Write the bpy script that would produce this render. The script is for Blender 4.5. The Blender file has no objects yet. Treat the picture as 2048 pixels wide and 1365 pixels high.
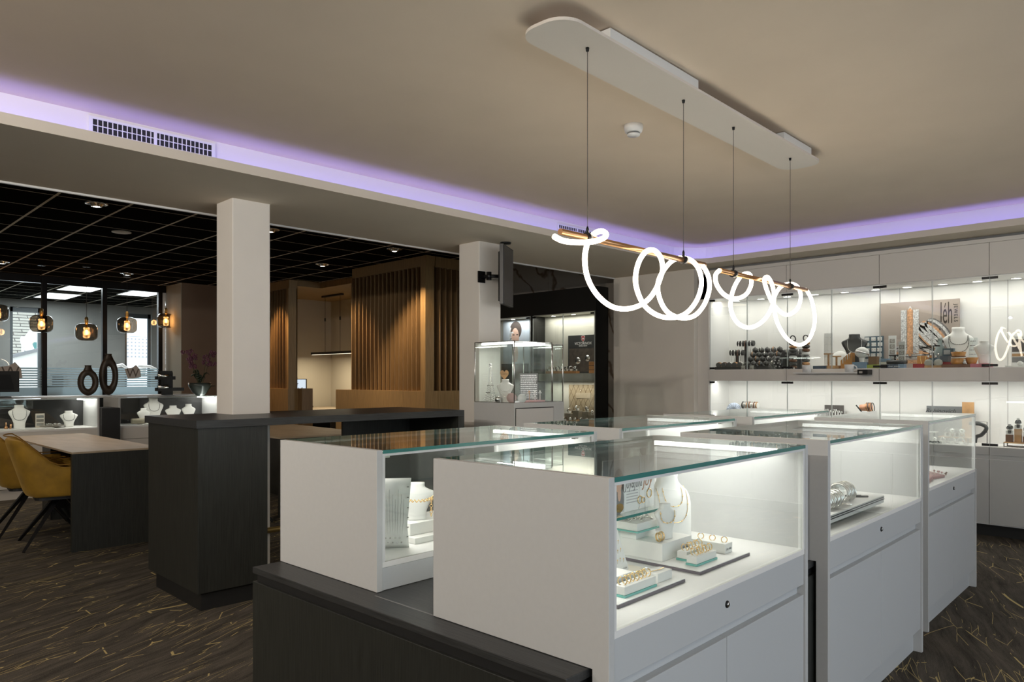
import bpy, math, random
from mathutils import Vector, Matrix
random.seed(7)
SC = bpy.context.scene
COL = SC.collection

# ------------------------------------------------------------------ camera
EYE, FPX, HY = 1.33, 1465.0, 757.0
cd = bpy.data.cameras.new('camera'); cam = bpy.data.objects.new('camera', cd); COL.objects.link(cam)
cd.sensor_width = 36.0; cd.lens = 36.0 * FPX / 2048; cd.shift_y = (HY - 682.5) / 2048
cd.clip_start = 0.05; cd.clip_end = 200
cam.location = (0, 0, EYE); cam.rotation_euler = (math.radians(90), 0, math.radians(45))
SC.camera = cam
# ------------------------------------------------------------------ view, world, sampling
SC.view_settings.view_transform = 'Standard'; SC.view_settings.look = 'None'
SC.view_settings.gamma = 1.0; SC.view_settings.exposure = 0.33; SC.view_settings.use_curve_mapping = False
cy = SC.cycles
cy.use_denoising = True; cy.max_bounces = 10; cy.diffuse_bounces = 4; cy.glossy_bounces = 5
cy.transmission_bounces = 6; cy.transparent_max_bounces = 40; cy.sample_clamp_indirect = 4.0
cy.caustics_reflective = False; cy.caustics_refractive = False
W = bpy.data.worlds.new('daylight'); SC.world = W; W.use_nodes = True
wb = W.node_tree.nodes['Background']; wb.inputs[0].default_value = (0.80, 0.90, 1.0, 1); wb.inputs[1].default_value = 2.3

def area(name, loc, size, power, color, direction=(0, 0, -1), spread=180, portal=False):
    l = bpy.data.lights.new(name, 'AREA'); l.shape = 'RECTANGLE'; l.size = size[0]; l.size_y = size[1]
    l.energy = power; l.color = color; l.spread = math.radians(spread)
    if portal: l.cycles.is_portal = True
    o = bpy.data.objects.new(name, l); COL.objects.link(o); o.location = loc
    o.rotation_euler = Vector(direction).to_track_quat('-Z', 'Y').to_euler()
    return o
def spot(name, loc, power, color, target, angle=60, blend=0.6, radius=0.03):
    l = bpy.data.lights.new(name, 'SPOT'); l.energy = power; l.color = color
    l.spot_size = math.radians(angle); l.spot_blend = blend; l.shadow_soft_size = radius
    o = bpy.data.objects.new(name, l); COL.objects.link(o); o.location = loc
    o.rotation_euler = (Vector(target) - Vector(loc)).to_track_quat('-Z', 'Y').to_euler()
    return o
def point(name, loc, power, color, radius=0.03):
    l = bpy.data.lights.new(name, 'POINT'); l.energy = power; l.color = color; l.shadow_soft_size = radius
    o = bpy.data.objects.new(name, l); COL.objects.link(o); o.location = loc
    return o
WARM = (1.0, 0.78, 0.56); NEUT = (1.0, 0.94, 0.86); COOL = (0.72, 0.85, 1.0)
# shop front window behind and beside the camera: daylight; then fill lamps added out of view
area('shop_window_light', (3.30, 1.6, 1.35), (5.5, 2.2), 7, (0.74, 0.86, 1.0), (-1, 0.12, 0))
for _x, _tx in ((-3.2, -4.2), (-1.2, -2.2), (0.9, -0.6)):      # fill added behind the camera to brighten the faces turned to it
    spot('fill_spot', (_x, -2.5, 2.5), 105, (1.0, 0.93, 0.83), (_tx, 6.0, 1.7), 130, 1.0, 0.02)
spot('fill_spot', (-2.6, -1.6, 2.5), 120, (1.0, 0.90, 0.78), (-5.5, 2.5, 1.9), 130, 1.0, 0.02)  # one more added fill, aimed at the left side
area('fill_light_right', (1.9, 4.6, 2.66), (1.2, 2.4), 6, NEUT)  # added fill for the far right side, no fitting modelled
area('back_area_light', (-8.5, 0.6, 2.9), (2.0, 2.0), 30, (1.0, 0.86, 0.68), (0, 0, -1))

# ------------------------------------------------------------------ pixel rays of the photograph (measuring)
S2 = math.sqrt(0.5)
FWD = Vector((-S2, S2, 0)); RT = Vector((S2, S2, 0)); UP = Vector((0, 0, 1)); EP = Vector((0, 0, EYE))
def ray(px, py): return FWD + RT * ((px - 1024) / FPX) + UP * ((HY - py) / FPX)
def PZ(px, py, z):
    d = ray(px, py); return EP + d * ((z - EYE) / d.z)
def PX(px, py, x):
    d = ray(px, py); return EP + d * (x / d.x)
def PY(px, py, y):
    d = ray(px, py); return EP + d * (y / d.y)
T2 = math.radians(2.0); EX = Vector((math.cos(T2), math.sin(T2), 0)); EYV = Vector((-math.sin(T2), math.cos(T2), 0))
def CF(x, y, z=0.0): return EX * x + EYV * y + UP * z      # island frame (turned 2 degrees) -> world
def PCX(px, py, x):                                          # ray meets the island-frame plane X = x
    d = ray(px, py); return EP + d * (x / d.dot(EX))
def toCF(p): return (p.dot(EX), p.dot(EYV), p.z)

# ------------------------------------------------------------------ materials
MATS = {}
def mat(name, col, rough=0.5, metal=0.0, noise=0.0, nscale=20.0, stretch=(1, 1, 1), bump=0.0, col2=None, spec=0.5, emis=None, estr=0.0, coat=0.0):
    if name in MATS: return MATS[name]
    m = bpy.data.materials.new(name); m.use_nodes = True; nt = m.node_tree; N = nt.nodes; L = nt.links
    b = N['Principled BSDF']
    b.inputs['Base Color'].default_value = (*col, 1); b.inputs['Roughness'].default_value = rough
    b.inputs['Metallic'].default_value = metal; b.inputs['Specular IOR Level'].default_value = spec
    if coat: b.inputs['Coat Weight'].default_value = coat
    if noise or bump or col2:
        tc = N.new('ShaderNodeTexCoord'); mp = N.new('ShaderNodeMapping'); mp.inputs['Scale'].default_value = stretch
        nz = N.new('ShaderNodeTexNoise'); nz.inputs['Scale'].default_value = nscale; nz.inputs['Detail'].default_value = 5
        L.new(tc.outputs['Object'], mp.inputs[0]); L.new(mp.outputs[0], nz.inputs['Vector'])
        cr = N.new('ShaderNodeValToRGB')
        c2 = col2 if col2 else tuple(min(1, c * (1 + noise)) for c in col)
        c1 = col if col2 else tuple(c * (1 - noise) for c in col)
        cr.color_ramp.elements[0].color = (*c1, 1); cr.color_ramp.elements[1].color = (*c2, 1)
        cr.color_ramp.elements[0].position = 0.3; cr.color_ramp.elements[1].position = 0.7
        L.new(nz.outputs['Fac'], cr.inputs[0]); L.new(cr.outputs[0], b.inputs['Base Color'])
        if bump:
            bp = N.new('ShaderNodeBump'); bp.inputs['Strength'].default_value = bump; bp.inputs['Distance'].default_value = 0.004
            L.new(nz.outputs['Fac'], bp.inputs['Height']); L.new(bp.outputs[0], b.inputs['Normal'])
    if emis:
        b.inputs['Emission Color'].default_value = (*emis, 1); b.inputs['Emission Strength'].default_value = estr
    MATS[name] = m
    return m
def glassmat(name, tint=(0.97, 0.99, 0.98), refl=1.0, f0=0.04):
    if name in MATS: return MATS[name]
    m = bpy.data.materials.new(name); m.use_nodes = True; nt = m.node_tree; N = nt.nodes; L = nt.links
    N.remove(N['Principled BSDF']); out = N['Material Output']
    tr = N.new('ShaderNodeBsdfTransparent'); tr.inputs[0].default_value = (*tint, 1)
    gl = N.new('ShaderNodeBsdfGlossy'); gl.inputs['Roughness'].default_value = 0.0; gl.inputs['Color'].default_value = (refl, refl, refl, 1)
    lw = N.new('ShaderNodeLayerWeight'); lw.inputs['Blend'].default_value = 0.5
    pw = N.new('ShaderNodeMath'); pw.operation = 'POWER'; pw.inputs[1].default_value = 5
    ml = N.new('ShaderNodeMath'); ml.operation = 'MULTIPLY_ADD'; ml.inputs[1].default_value = 1 - f0; ml.inputs[2].default_value = f0
    mx = N.new('ShaderNodeMixShader')
    L.new(lw.outputs['Facing'], pw.inputs[0]); L.new(pw.outputs[0], ml.inputs[0]); L.new(ml.outputs[0], mx.inputs[0])
    L.new(tr.outputs[0], mx.inputs[1]); L.new(gl.outputs[0], mx.inputs[2]); L.new(mx.outputs[0], out.inputs[0])
    MATS[name] = m
    return m
def emat(name, col, s):
    if name in MATS: return MATS[name]
    m = bpy.data.materials.new(name); m.use_nodes = True; N = m.node_tree.nodes; N.remove(N['Principled BSDF'])
    e = N.new('ShaderNodeEmission'); e.inputs[0].default_value = (*col, 1); e.inputs[1].default_value = s
    m.node_tree.links.new(e.outputs[0], N['Material Output'].inputs[0]); MATS[name] = m
    return m

M_ceil = mat('ceiling_paint', (0.74, 0.615, 0.49), 0.9, noise=0.02, nscale=3)
M_soffit = mat('soffit_paint', (0.76, 0.68, 0.56), 0.9, noise=0.02, nscale=3)
M_cove = mat('cove_paint', (0.75, 0.72, 0.70), 0.9)
M_wall = mat('wall_paint', (0.76, 0.72, 0.67), 0.9, noise=0.02, nscale=4)
M_wallgrey = mat('wall_paint_grey', (0.74, 0.69, 0.62), 0.9, noise=0.02, nscale=4)
M_brown = mat('wall_brown', (0.30, 0.22, 0.16), 0.9, noise=0.03, nscale=4)
M_white = mat('white_lacquer', (0.74, 0.74, 0.73), 0.35)
M_side = mat('case_side_laminate', (0.54, 0.545, 0.54), 0.45, noise=0.015, nscale=60)
M_front = mat('case_front_laminate', (0.53, 0.545, 0.555), 0.45)
M_cab = mat('cabinet_laminate', (0.70, 0.665, 0.62), 0.45)
M_cabdk = mat('cabinet_door_grey', (0.46, 0.46, 0.45), 0.45)
M_niche = mat('niche_white', (0.80, 0.79, 0.77), 0.5)
M_deck = mat('deck_white', (0.82, 0.81, 0.79), 0.45)
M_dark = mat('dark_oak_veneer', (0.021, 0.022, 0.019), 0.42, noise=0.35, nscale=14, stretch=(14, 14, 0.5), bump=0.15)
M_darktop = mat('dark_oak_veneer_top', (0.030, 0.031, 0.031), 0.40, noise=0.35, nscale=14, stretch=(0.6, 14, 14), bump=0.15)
M_black = mat('black_matt', (0.012, 0.012, 0.012), 0.5)
M_blackgloss = mat('black_gloss', (0.012, 0.012, 0.013), 0.15)
M_blackmetal = mat('black_metal', (0.015, 0.015, 0.016), 0.35, metal=0.6)
M_oak = mat('oak_veneer', (0.36, 0.23, 0.10), 0.5, noise=0.22, nscale=6, stretch=(16, 16, 0.7), bump=0.08)
M_oakdk = mat('oak_slat', (0.27, 0.165, 0.075), 0.5, noise=0.2, nscale=6, stretch=(16, 16, 0.7))
M_marble = mat('marble_grey', (0.30, 0.28, 0.25), 0.4, noise=0.1, nscale=2)
M_gt = emat('led_white', (1.0, 0.97, 0.92), 9.0)
M_ring = emat('ring_tube_glow', (1.0, 0.85, 0.66), 8.0)
M_disc = emat('downlight_glow', (1.0, 0.95, 0.86), 6.0)
M_cool = emat('led_panel_glow', (0.95, 0.98, 1.0), 2.2)
M_bulb = emat('filament_glow', (1.0, 0.62, 0.25), 12.0)
M_copper = mat('copper', (0.50, 0.27, 0.13), 0.3, metal=0.9)
M_steel = mat('steel', (0.62, 0.61, 0.59), 0.25, metal=1.0)
M_chrome = mat('chrome', (0.8, 0.8, 0.8), 0.12, metal=1.0)
M_gold = mat('gold', (0.85, 0.60, 0.28), 0.22, metal=1.0)
M_silver = mat('silver', (0.80, 0.79, 0.76), 0.2, metal=1.0)
M_brass = mat('brass', (0.55, 0.38, 0.14), 0.35, metal=0.8)
M_glass = glassmat('clear_glass')
M_gtop = glassmat('glass_top', (0.93, 0.97, 0.96), 1.0, 0.05)
M_smoke = glassmat('smoked_glass', (0.42, 0.36, 0.30), 1.0, 0.06)
M_acryl = glassmat('acrylic', (0.94, 0.97, 0.97), 1.0, 0.05)
M_teal = mat('glass_edge_teal', (0.04, 0.20, 0.18), 0.15, emis=(0.05, 0.30, 0.26), estr=0.0, coat=0.5)
M_leather = mat('suede_white', (0.80, 0.79, 0.76), 0.6)
M_velvet = mat('mustard_velvet', (0.30, 0.165, 0.012), 0.75, noise=0.25, nscale=9)
M_velvet.node_tree.nodes['Principled BSDF'].inputs['Sheen Weight'].default_value = 0.35
M_velvet.node_tree.nodes['Principled BSDF'].inputs['Sheen Tint'].default_value = (0.9, 0.6, 0.2, 1)
M_tabletop = mat('table_stone', (0.32, 0.25, 0.17), 0.5, noise=0.0, nscale=3, stretch=(1, 3, 1), col2=(0.40, 0.32, 0.23))
M_paperw = mat('card_white', (0.80, 0.80, 0.78), 0.6)
M_ink = mat('ink_black', (0.02, 0.02, 0.02), 0.6)
M_inkgrey = mat('ink_grey', (0.20, 0.20, 0.20), 0.6)
M_inkwhite = mat('ink_white', (0.8, 0.8, 0.8), 0.6)
M_skin = mat('printed_skin', (0.62, 0.40, 0.30), 0.6)
M_hair = mat('printed_hair', (0.07, 0.05, 0.04), 0.6)
M_blackleather = mat('black_leather', (0.03, 0.03, 0.03), 0.35, noise=0.2, nscale=60, bump=0.2)
M_greyleather = mat('grey_suede', (0.10, 0.10, 0.095), 0.6)
M_brownleather = mat('brown_leather', (0.18, 0.08, 0.04), 0.45)
M_wood = mat('light_wood', (0.50, 0.28, 0.12), 0.5, noise=0.2, nscale=8, stretch=(2, 12, 2))
M_teak = mat('dark_carved_wood', (0.035, 0.022, 0.013), 0.45, noise=0.4, nscale=10, stretch=(3, 3, 8), bump=0.2)
# ------------------------------------------------------------------ mesh builder
class MB:
    def __init__(s): s.v = []; s.f = []; s.mi = []; s.sm = []
    def add(s, vs, fs, mi=0, smooth=False):
        n = len(s.v); s.v += [tuple(v) for v in vs]
        for f in fs: s.f.append([i + n for i in f]); s.mi.append(mi); s.sm.append(smooth)
        return s
    def box(s, x0, x1, y0, y1, z0, z1, mi=0, M=None):
        if x0 > x1: x0, x1 = x1, x0
        if y0 > y1: y0, y1 = y1, y0
        if z0 > z1: z0, z1 = z1, z0
        v = [Vector(p) for p in ((x0, y0, z0), (x1, y0, z0), (x1, y1, z0), (x0, y1, z0), (x0, y0, z1), (x1, y0, z1), (x1, y1, z1), (x0, y1, z1))]
        if M: v = [M @ p for p in v]
        return s.add(v, [(0, 3, 2, 1), (4, 5, 6, 7), (0, 1, 5, 4), (1, 2, 6, 5), (2, 3, 7, 6), (3, 0, 4, 7)], mi)
    def prism(s, poly, z0, z1, mi=0, axis='z', M=None, smooth=False):
        n = len(poly)
        def P(a, b, c): return {'z': (a, b, c), 'y': (a, c, b), 'x': (c, a, b)}[axis]
        v = [Vector(P(a, b, z0)) for a, b in poly] + [Vector(P(a, b, z1)) for a, b in poly]
        if M: v = [M @ p for p in v]
        s.add(v, [tuple(range(n))[::-1], tuple(range(n, 2 * n))], mi)
        k = len(s.v) - 2 * n
        for i in range(n):
            j = (i + 1) % n; s.f.append([k + i, k + j, k + n + j, k + n + i]); s.mi.append(mi); s.sm.append(smooth)
        return s
    def lathe(s, prof, seg=24, mi=0, M=None, smooth=True, cap=True):
        v = []; f = []
        for r, z in prof:
            for i in range(seg):
                a = 2 * math.pi * i / seg; p = Vector((r * math.cos(a), r * math.sin(a), z)); v.append(M @ p if M else p)
        for k in range(len(prof) - 1):
            for i in range(seg):
                j = (i + 1) % seg; f.append((k * seg + i, k * seg + j, (k + 1) * seg + j, (k + 1) * seg + i))
        s.add(v, f, mi, smooth)
        if cap:
            n = len(s.v) - len(v)
            if prof[0][0] > 1e-4: s.f.append([n + i for i in range(seg)][::-1]); s.mi.append(mi); s.sm.append(False)
            if prof[-1][0] > 1e-4: s.f.append([n + (len(prof) - 1) * seg + i for i in range(seg)]); s.mi.append(mi); s.sm.append(False)
        return s
    def tube(s, pts, r, seg=10, mi=0, closed=False, caps=True, smooth=True, up=None):
        pts = [Vector(p) for p in pts]; n = len(pts); v = []; f = []
        rr = r if isinstance(r, (list, tuple)) else [r] * n
        nrm = None
        for i, p in enumerate(pts):
            a = pts[i - 1] if (i > 0 or closed) else p; b = pts[(i + 1) % n] if (i < n - 1 or closed) else p
            t = (b - a).normalized() if (b - a).length > 1e-9 else Vector((0, 0, 1))
            if nrm is None:
                nrm = t.cross(Vector(up) if up else (Vector((0, 0, 1)) if abs(t.z) < 0.9 else Vector((1, 0, 0)))).normalized()
            else:
                nrm = (nrm - t * nrm.dot(t));
                nrm = nrm.normalized() if nrm.length > 1e-6 else t.orthogonal().normalized()
            bn = t.cross(nrm)
            for k in range(seg):
                an = 2 * math.pi * k / seg; v.append(p + (nrm * math.cos(an) + bn * math.sin(an)) * rr[i])
        m = n if closed else n - 1
        for i in range(m):
            j = (i + 1) % n
            for k in range(seg):
                l = (k + 1) % seg; f.append((i * seg + k, i * seg + l, j * seg + l, j * seg + k))
        s.add(v, f, mi, smooth)
        if caps and not closed:
            b0 = len(s.v) - len(v)
            s.f.append([b0 + k for k in range(seg)][::-1]); s.mi.append(mi); s.sm.append(False)
            s.f.append([b0 + (n - 1) * seg + k for k in range(seg)]); s.mi.append(mi); s.sm.append(False)
        return s
    def torus(s, c, R, r, axis=(0, 0, 1), seg=20, ts=6, mi=0, arc=1.0):
        ax = Vector(axis).normalized(); u = ax.orthogonal().normalized(); w = ax.cross(u); c = Vector(c)
        n = max(3, int(seg * arc) + (1 if arc < 1 else 0))
        pts = [c + (u * math.cos(2 * math.pi * arc * i / (n if arc == 1 else n - 1)) + w * math.sin(2 * math.pi * arc * i / (n if arc == 1 else n - 1))) * R for i in range(n)]
        return s.tube(pts, r, ts, mi, closed=(arc == 1))
    def ball(s, c, r, seg=10, rings=6, mi=0, sc=(1, 1, 1)):
        c = Vector(c)
        prof = [(max(1e-5, r * math.sin(math.pi * i / rings)), -r * math.cos(math.pi * i / rings)) for i in range(rings + 1)]
        M = Matrix.Translation(c) @ Matrix.Diagonal((*sc, 1))
        return s.lathe(prof, seg, mi, M, cap=False)
    def quad(s, a, b, c, d, mi=0): return s.add([a, b, c, d], [(0, 1, 2, 3)], mi)
    def build(s, name, mats, parent=None, bevel=0.0, subsurf=0, solid=0.0):
        me = bpy.data.meshes.new(name); me.from_pydata(s.v, [], s.f)
        for m in (mats if isinstance(mats, (list, tuple)) else [mats]): me.materials.append(m)
        for p, mi, sm in zip(me.polygons, s.mi, s.sm): p.material_index = mi; p.use_smooth = sm
        me.update(); o = bpy.data.objects.new(name, me); COL.objects.link(o)
        if parent: o.parent = parent
        if solid:
            md = o.modifiers.new('solid', 'SOLIDIFY'); md.thickness = solid; md.offset = 0
        if bevel:
            md = o.modifiers.new('bevel', 'BEVEL'); md.width = bevel; md.segments = 2; md.limit_method = 'ANGLE'; md.angle_limit = math.radians(40)
        if subsurf:
            md = o.modifiers.new('sub', 'SUBSURF'); md.levels = subsurf; md.render_levels = subsurf
        return o
def tag(o, label=None, cat=None, group=None, kind=None):
    if label: o['label'] = label
    if cat: o['category'] = cat
    if group: o['group'] = group
    if kind: o['kind'] = kind
    return o
def thing(name, label, cat, loc=(0, 0, 0), rz=0.0, group=None):
    o = bpy.data.objects.new(name, None); COL.objects.link(o); o.empty_display_size = 0.1
    o.location = loc; o.rotation_euler = (0, 0, rz)
    return tag(o, label, cat, group)
def struct(name, mb, m, **k): return tag(mb.build(name, m, **k), kind='structure')
def one(name, mb, m, label, cat, loc=(0, 0, 0), rz=0.0, group=None, **k):
    o = mb.build(name, m, **k); o.location = loc; o.rotation_euler = (0, 0, rz)
    return tag(o, label, cat, group)
def dup(root, loc=None, rz=None, label=None, group=None):
    r = root.copy(); COL.objects.link(r)
    if loc is not None: r.location = loc
    if rz is not None: r.rotation_euler = (0, 0, rz)
    if label: r['label'] = label
    if group: r['group'] = group
    for ch in list(root.children):
        c = ch.copy(); COL.objects.link(c); c.parent = r; c.matrix_parent_inverse = ch.matrix_parent_inverse.copy()
        for g in list(ch.children):
            d = g.copy(); COL.objects.link(d); d.parent = c
    return r
def text(name, body, size, m, parent, loc, rot, align='CENTER', sx=1.0, shear=0.0, ext=0.0006, track=1.0):
    c = bpy.data.curves.new(name, 'FONT'); c.body = body; c.size = size; c.align_x = align; c.align_y = 'CENTER'
    c.extrude = ext; c.shear = shear; c.space_character = track; c.resolution_u = 3
    tmp = bpy.data.objects.new('tmp_letters', c); COL.objects.link(tmp)
    me = bpy.data.meshes.new_from_object(tmp.evaluated_get(bpy.context.evaluated_depsgraph_get()))
    bpy.data.objects.remove(tmp); bpy.data.curves.remove(c)
    me.materials.clear(); me.materials.append(m); o = bpy.data.objects.new(name, me); COL.objects.link(o)
    o.parent = parent; o.location = loc; o.rotation_euler = rot; o.scale = (sx, 1, 1)
    return o
R90 = math.radians(90)
FACE_NEGY = (R90, 0, 0)          # text upright, read from -y
FACE_POSX = (R90, 0, R90)        # text upright, read from +x
def catmull(P, n=8, closed=False):
    P = [Vector(p) for p in P]; out = []; L = len(P)
    rng = range(L) if closed else range(L - 1)
    for i in rng:
        p0 = P[(i - 1) % L] if (closed or i > 0) else P[0]; p1 = P[i]; p2 = P[(i + 1) % L]; p3 = P[(i + 2) % L] if (closed or i + 2 < L) else P[-1]
        for k in range(n):
            t = k / n
            out.append(0.5 * ((2 * p1) + (p2 - p0) * t + (2 * p0 - 5 * p1 + 4 * p2 - p3) * t * t + (3 * p1 - p0 - 3 * p2 + p3) * t ** 3))
    if not closed: out.append(P[-1])
    return out
# ================================================================== THE SETTING
# floor: dark carpet with streaks and thin yellow threads
def carpet():
    m = bpy.data.materials.new('carpet'); m.use_nodes = True; nt = m.node_tree; N = nt.nodes; L = nt.links; b = N['Principled BSDF']
    b.inputs['Roughness'].default_value = 0.95; b.inputs['Specular IOR Level'].default_value = 0.1
    tc = N.new('ShaderNodeTexCoord'); mp = N.new('ShaderNodeMapping'); mp.inputs['Rotation'].default_value = (0, 0, math.radians(-112))
    L.new(tc.outputs['Object'], mp.inputs[0])
    wn = N.new('ShaderNodeTexNoise'); wn.inputs['Scale'].default_value = 1.1; wn.inputs['Detail'].default_value = 2
    L.new(mp.outputs[0], wn.inputs['Vector'])
    wm = N.new('ShaderNodeVectorMath'); wm.operation = 'SUBTRACT'; wm.inputs[1].default_value = (0.5, 0.5, 0.5); L.new(wn.outputs['Color'], wm.inputs[0])
    ws = N.new('ShaderNodeVectorMath'); ws.operation = 'SCALE'; ws.inputs['Scale'].default_value = 0.22; L.new(wm.outputs[0], ws.inputs[0])
    wa = N.new('ShaderNodeVectorMath'); wa.operation = 'ADD'; L.new(mp.outputs[0], wa.inputs[0]); L.new(ws.outputs[0], wa.inputs[1])
    def scaled(v, s):
        q = N.new('ShaderNodeMapping'); q.inputs['Scale'].default_value = s; L.new(v, q.inputs[0]); return q.outputs[0]
    # streaky pile
    n1 = N.new('ShaderNodeTexNoise'); n1.inputs['Scale'].default_value = 1; n1.inputs['Detail'].default_value = 8; n1.inputs['Roughness'].default_value = 0.75
    L.new(scaled(wa.outputs[0], (2.0, 16, 1)), n1.inputs['Vector'])
    n0 = N.new('ShaderNodeTexNoise'); n0.inputs['Scale'].default_value = 260; n0.inputs['Detail'].default_value = 2; L.new(tc.outputs['Object'], n0.inputs['Vector'])
    mxn = N.new('ShaderNodeMath'); mxn.operation = 'MULTIPLY_ADD'; mxn.inputs[1].default_value = 0.55; L.new(n0.outputs['Fac'], mxn.inputs[0]); L.new(n1.outputs['Fac'], mxn.inputs[2])
    cr = N.new('ShaderNodeValToRGB'); e = cr.color_ramp.elements
    e[0].position = 0.52; e[0].color = (0.009, 0.008, 0.0065, 1); e[1].position = 0.97; e[1].color = (0.125, 0.108, 0.088, 1)
    L.new(mxn.outputs[0], cr.inputs[0])
    # threads: stretched voronoi cell borders, broken by a mask
    def threads(scale, wid, masks, lo):
        v = N.new('ShaderNodeTexVoronoi'); v.feature = 'DISTANCE_TO_EDGE'; v.inputs['Scale'].default_value = 1
        L.new(scaled(wa.outputs[0], scale), v.inputs['Vector'])
        c = N.new('ShaderNodeMath'); c.operation = 'LESS_THAN'; c.inputs[1].default_value = wid; L.new(v.outputs['Distance'], c.inputs[0])
        k = N.new('ShaderNodeTexNoise'); k.inputs['Scale'].default_value = 1; k.inputs['Detail'].default_value = 3
        L.new(scaled(mp.outputs[0], masks), k.inputs['Vector'])
        g = N.new('ShaderNodeMath'); g.operation = 'GREATER_THAN'; g.inputs[1].default_value = lo; L.new(k.outputs['Fac'], g.inputs[0])
        q = N.new('ShaderNodeMath'); q.operation = 'MULTIPLY'; L.new(c.outputs[0], q.inputs[0]); L.new(g.outputs[0], q.inputs[1]); return q.outputs[0]
    t1 = threads((2.0, 10, 1), 0.0085, (2.6, 7, 1), 0.50); t2 = threads((3.2, 30, 1), 0.013, (1.5, 5, 3), 0.56)
    mxx = N.new('ShaderNodeMath'); mxx.operation = 'MAXIMUM'; L.new(t1, mxx.inputs[0]); L.new(t2, mxx.inputs[1])
    mix = N.new('ShaderNodeMix'); mix.data_type = 'RGBA'; mix.inputs[7].default_value = (0.46, 0.36, 0.16, 1)
    L.new(mxx.outputs[0], mix.inputs[0]); L.new(cr.outputs[0], mix.inputs[6]); L.new(mix.outputs[2], b.inputs['Base Color'])
    bp = N.new('ShaderNodeBump'); bp.inputs['Strength'].default_value = 0.5; bp.inputs['Distance'].default_value = 0.004; L.new(n0.outputs['Fac'], bp.inputs['Height']); L.new(bp.outputs[0], b.inputs['Normal'])
    return m
struct('floor', MB().box(-18.3, 3.6, -3.2, 10.2, -0.1, 0.0), carpet())

LX, LY = -4.12, 6.83                     # edges of the lowered border (left, far)
ZS, ZL, ZC = 2.525, 2.58, 2.72           # border underside, top of its lip, main ceiling
YF, YC = 7.05, 7.15                      # plane of the far wall, plane of the far cabinets
XB = -5.33                               # back edge of the border
CR = 0.22                                # corner radius of the border
def path(off):                           # plan path of the inner border edge moved outwards by off
    p = [(LX - off, -3.1)]
    cx, cyy = LX + CR, LY - CR; r = CR + off
    for i in range(9):
        a = math.pi - (math.pi / 2) * i / 8; p.append((cx + r * math.cos(a), cyy + r * math.sin(a)))
    p.append((3.5, LY + off)); return p
def sweep(mb, prof, mi=0):
    P = [path(o) for o, z in prof]; n = len(P[0]); base = len(mb.v)
    for k, (o, z) in enumerate(prof):
        for x, y in P[k]: mb.v.append((x, y, z))
    for k in range(len(prof) - 1):
        for i in range(n - 1):
            mb.f.append([base + k * n + i, base + (k + 1) * n + i, base + (k + 1) * n + i + 1, base + k * n + i + 1]); mb.mi.append(mi); mb.sm.append(False)
lip = MB(); sweep(lip, [(0, ZS), (0, ZL), (0.025, ZL), (0.025, ZS + 0.012)]); struct('trim_1', lip, mat('lip_paint', (0.66, 0.60, 0.52), 0.8))
cov = MB(); sweep(cov, [(0.025, ZS + 0.012), (0.15, ZS + 0.012), (0.15, ZC + 0.02)]); struct('trim_2', cov, M_cove)
so = MB(); pi = path(0)
poly = pi + [(3.5, YC + 0.5), (XB + 0.02, YC + 0.5), (XB + 0.02, -3.1)]
so.add([(x, y, ZS) for x, y in poly], [tuple(range(len(poly)))])
struct('ceiling_border', so, M_soffit)
struct('trim_3', MB().box(XB, XB + 0.02, -3.1, YC, ZS - 0.012, ZS + 0.02), M_white)
struct('wall_bulkhead', MB().box(XB - 0.06, XB - 0.001, -3.1, YC + 0.4, ZS + 0.001, 3.0), M_black)
struct('ceiling', MB().box(LX - 0.155, 3.5, -3.1, LY + 0.155, ZC, ZC + 0.08), M_ceil)
# black tiled ceiling with light grid
def grid_mat():
    m = bpy.data.materials.new('black_tile_grid'); m.use_nodes = True; nt = m.node_tree; N = nt.nodes; L = nt.links; b = N['Principled BSDF']
    b.inputs['Roughness'].default_value = 1.0; b.inputs['Specular IOR Level'].default_value = 0.0
    tc = N.new('ShaderNodeTexCoord'); sp = N.new('ShaderNodeSeparateXYZ'); L.new(tc.outputs['Object'], sp.inputs[0])
    outs = []
    for ax, off, wdt in (('X', 0.39, 0.014), ('Y', 0.05, 0.024)):
        a = N.new('ShaderNodeMath'); a.operation = 'ADD'; a.inputs[1].default_value = 60 + off; L.new(sp.outputs[ax], a.inputs[0])
        md = N.new('ShaderNodeMath'); md.operation = 'MODULO'; md.inputs[1].default_value = 0.60; L.new(a.outputs[0], md.inputs[0])
        lt = N.new('ShaderNodeMath'); lt.operation = 'LESS_THAN'; lt.inputs[1].default_value = wdt; L.new(md.outputs[0], lt.inputs[0]); outs.append(lt.outputs[0])
    mx = N.new('ShaderNodeMath'); mx.operation = 'MAXIMUM'; L.new(outs[0], mx.inputs[0]); L.new(outs[1], mx.inputs[1])
    mi = N.new('ShaderNodeMix'); mi.data_type = 'RGBA'; mi.inputs[6].default_value = (0.008, 0.008, 0.007, 1); mi.inputs[7].default_value = (0.60, 0.55, 0.45, 1)
    L.new(mx.outputs[0], mi.inputs[0]); L.new(mi.outputs[2], b.inputs['Base Color']); return m
ZB = 2.98
struct('ceiling_black', MB().box(-18.1, XB - 0.06, -3.1, 10.1, ZB, ZB + 0.08), grid_mat())
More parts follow.
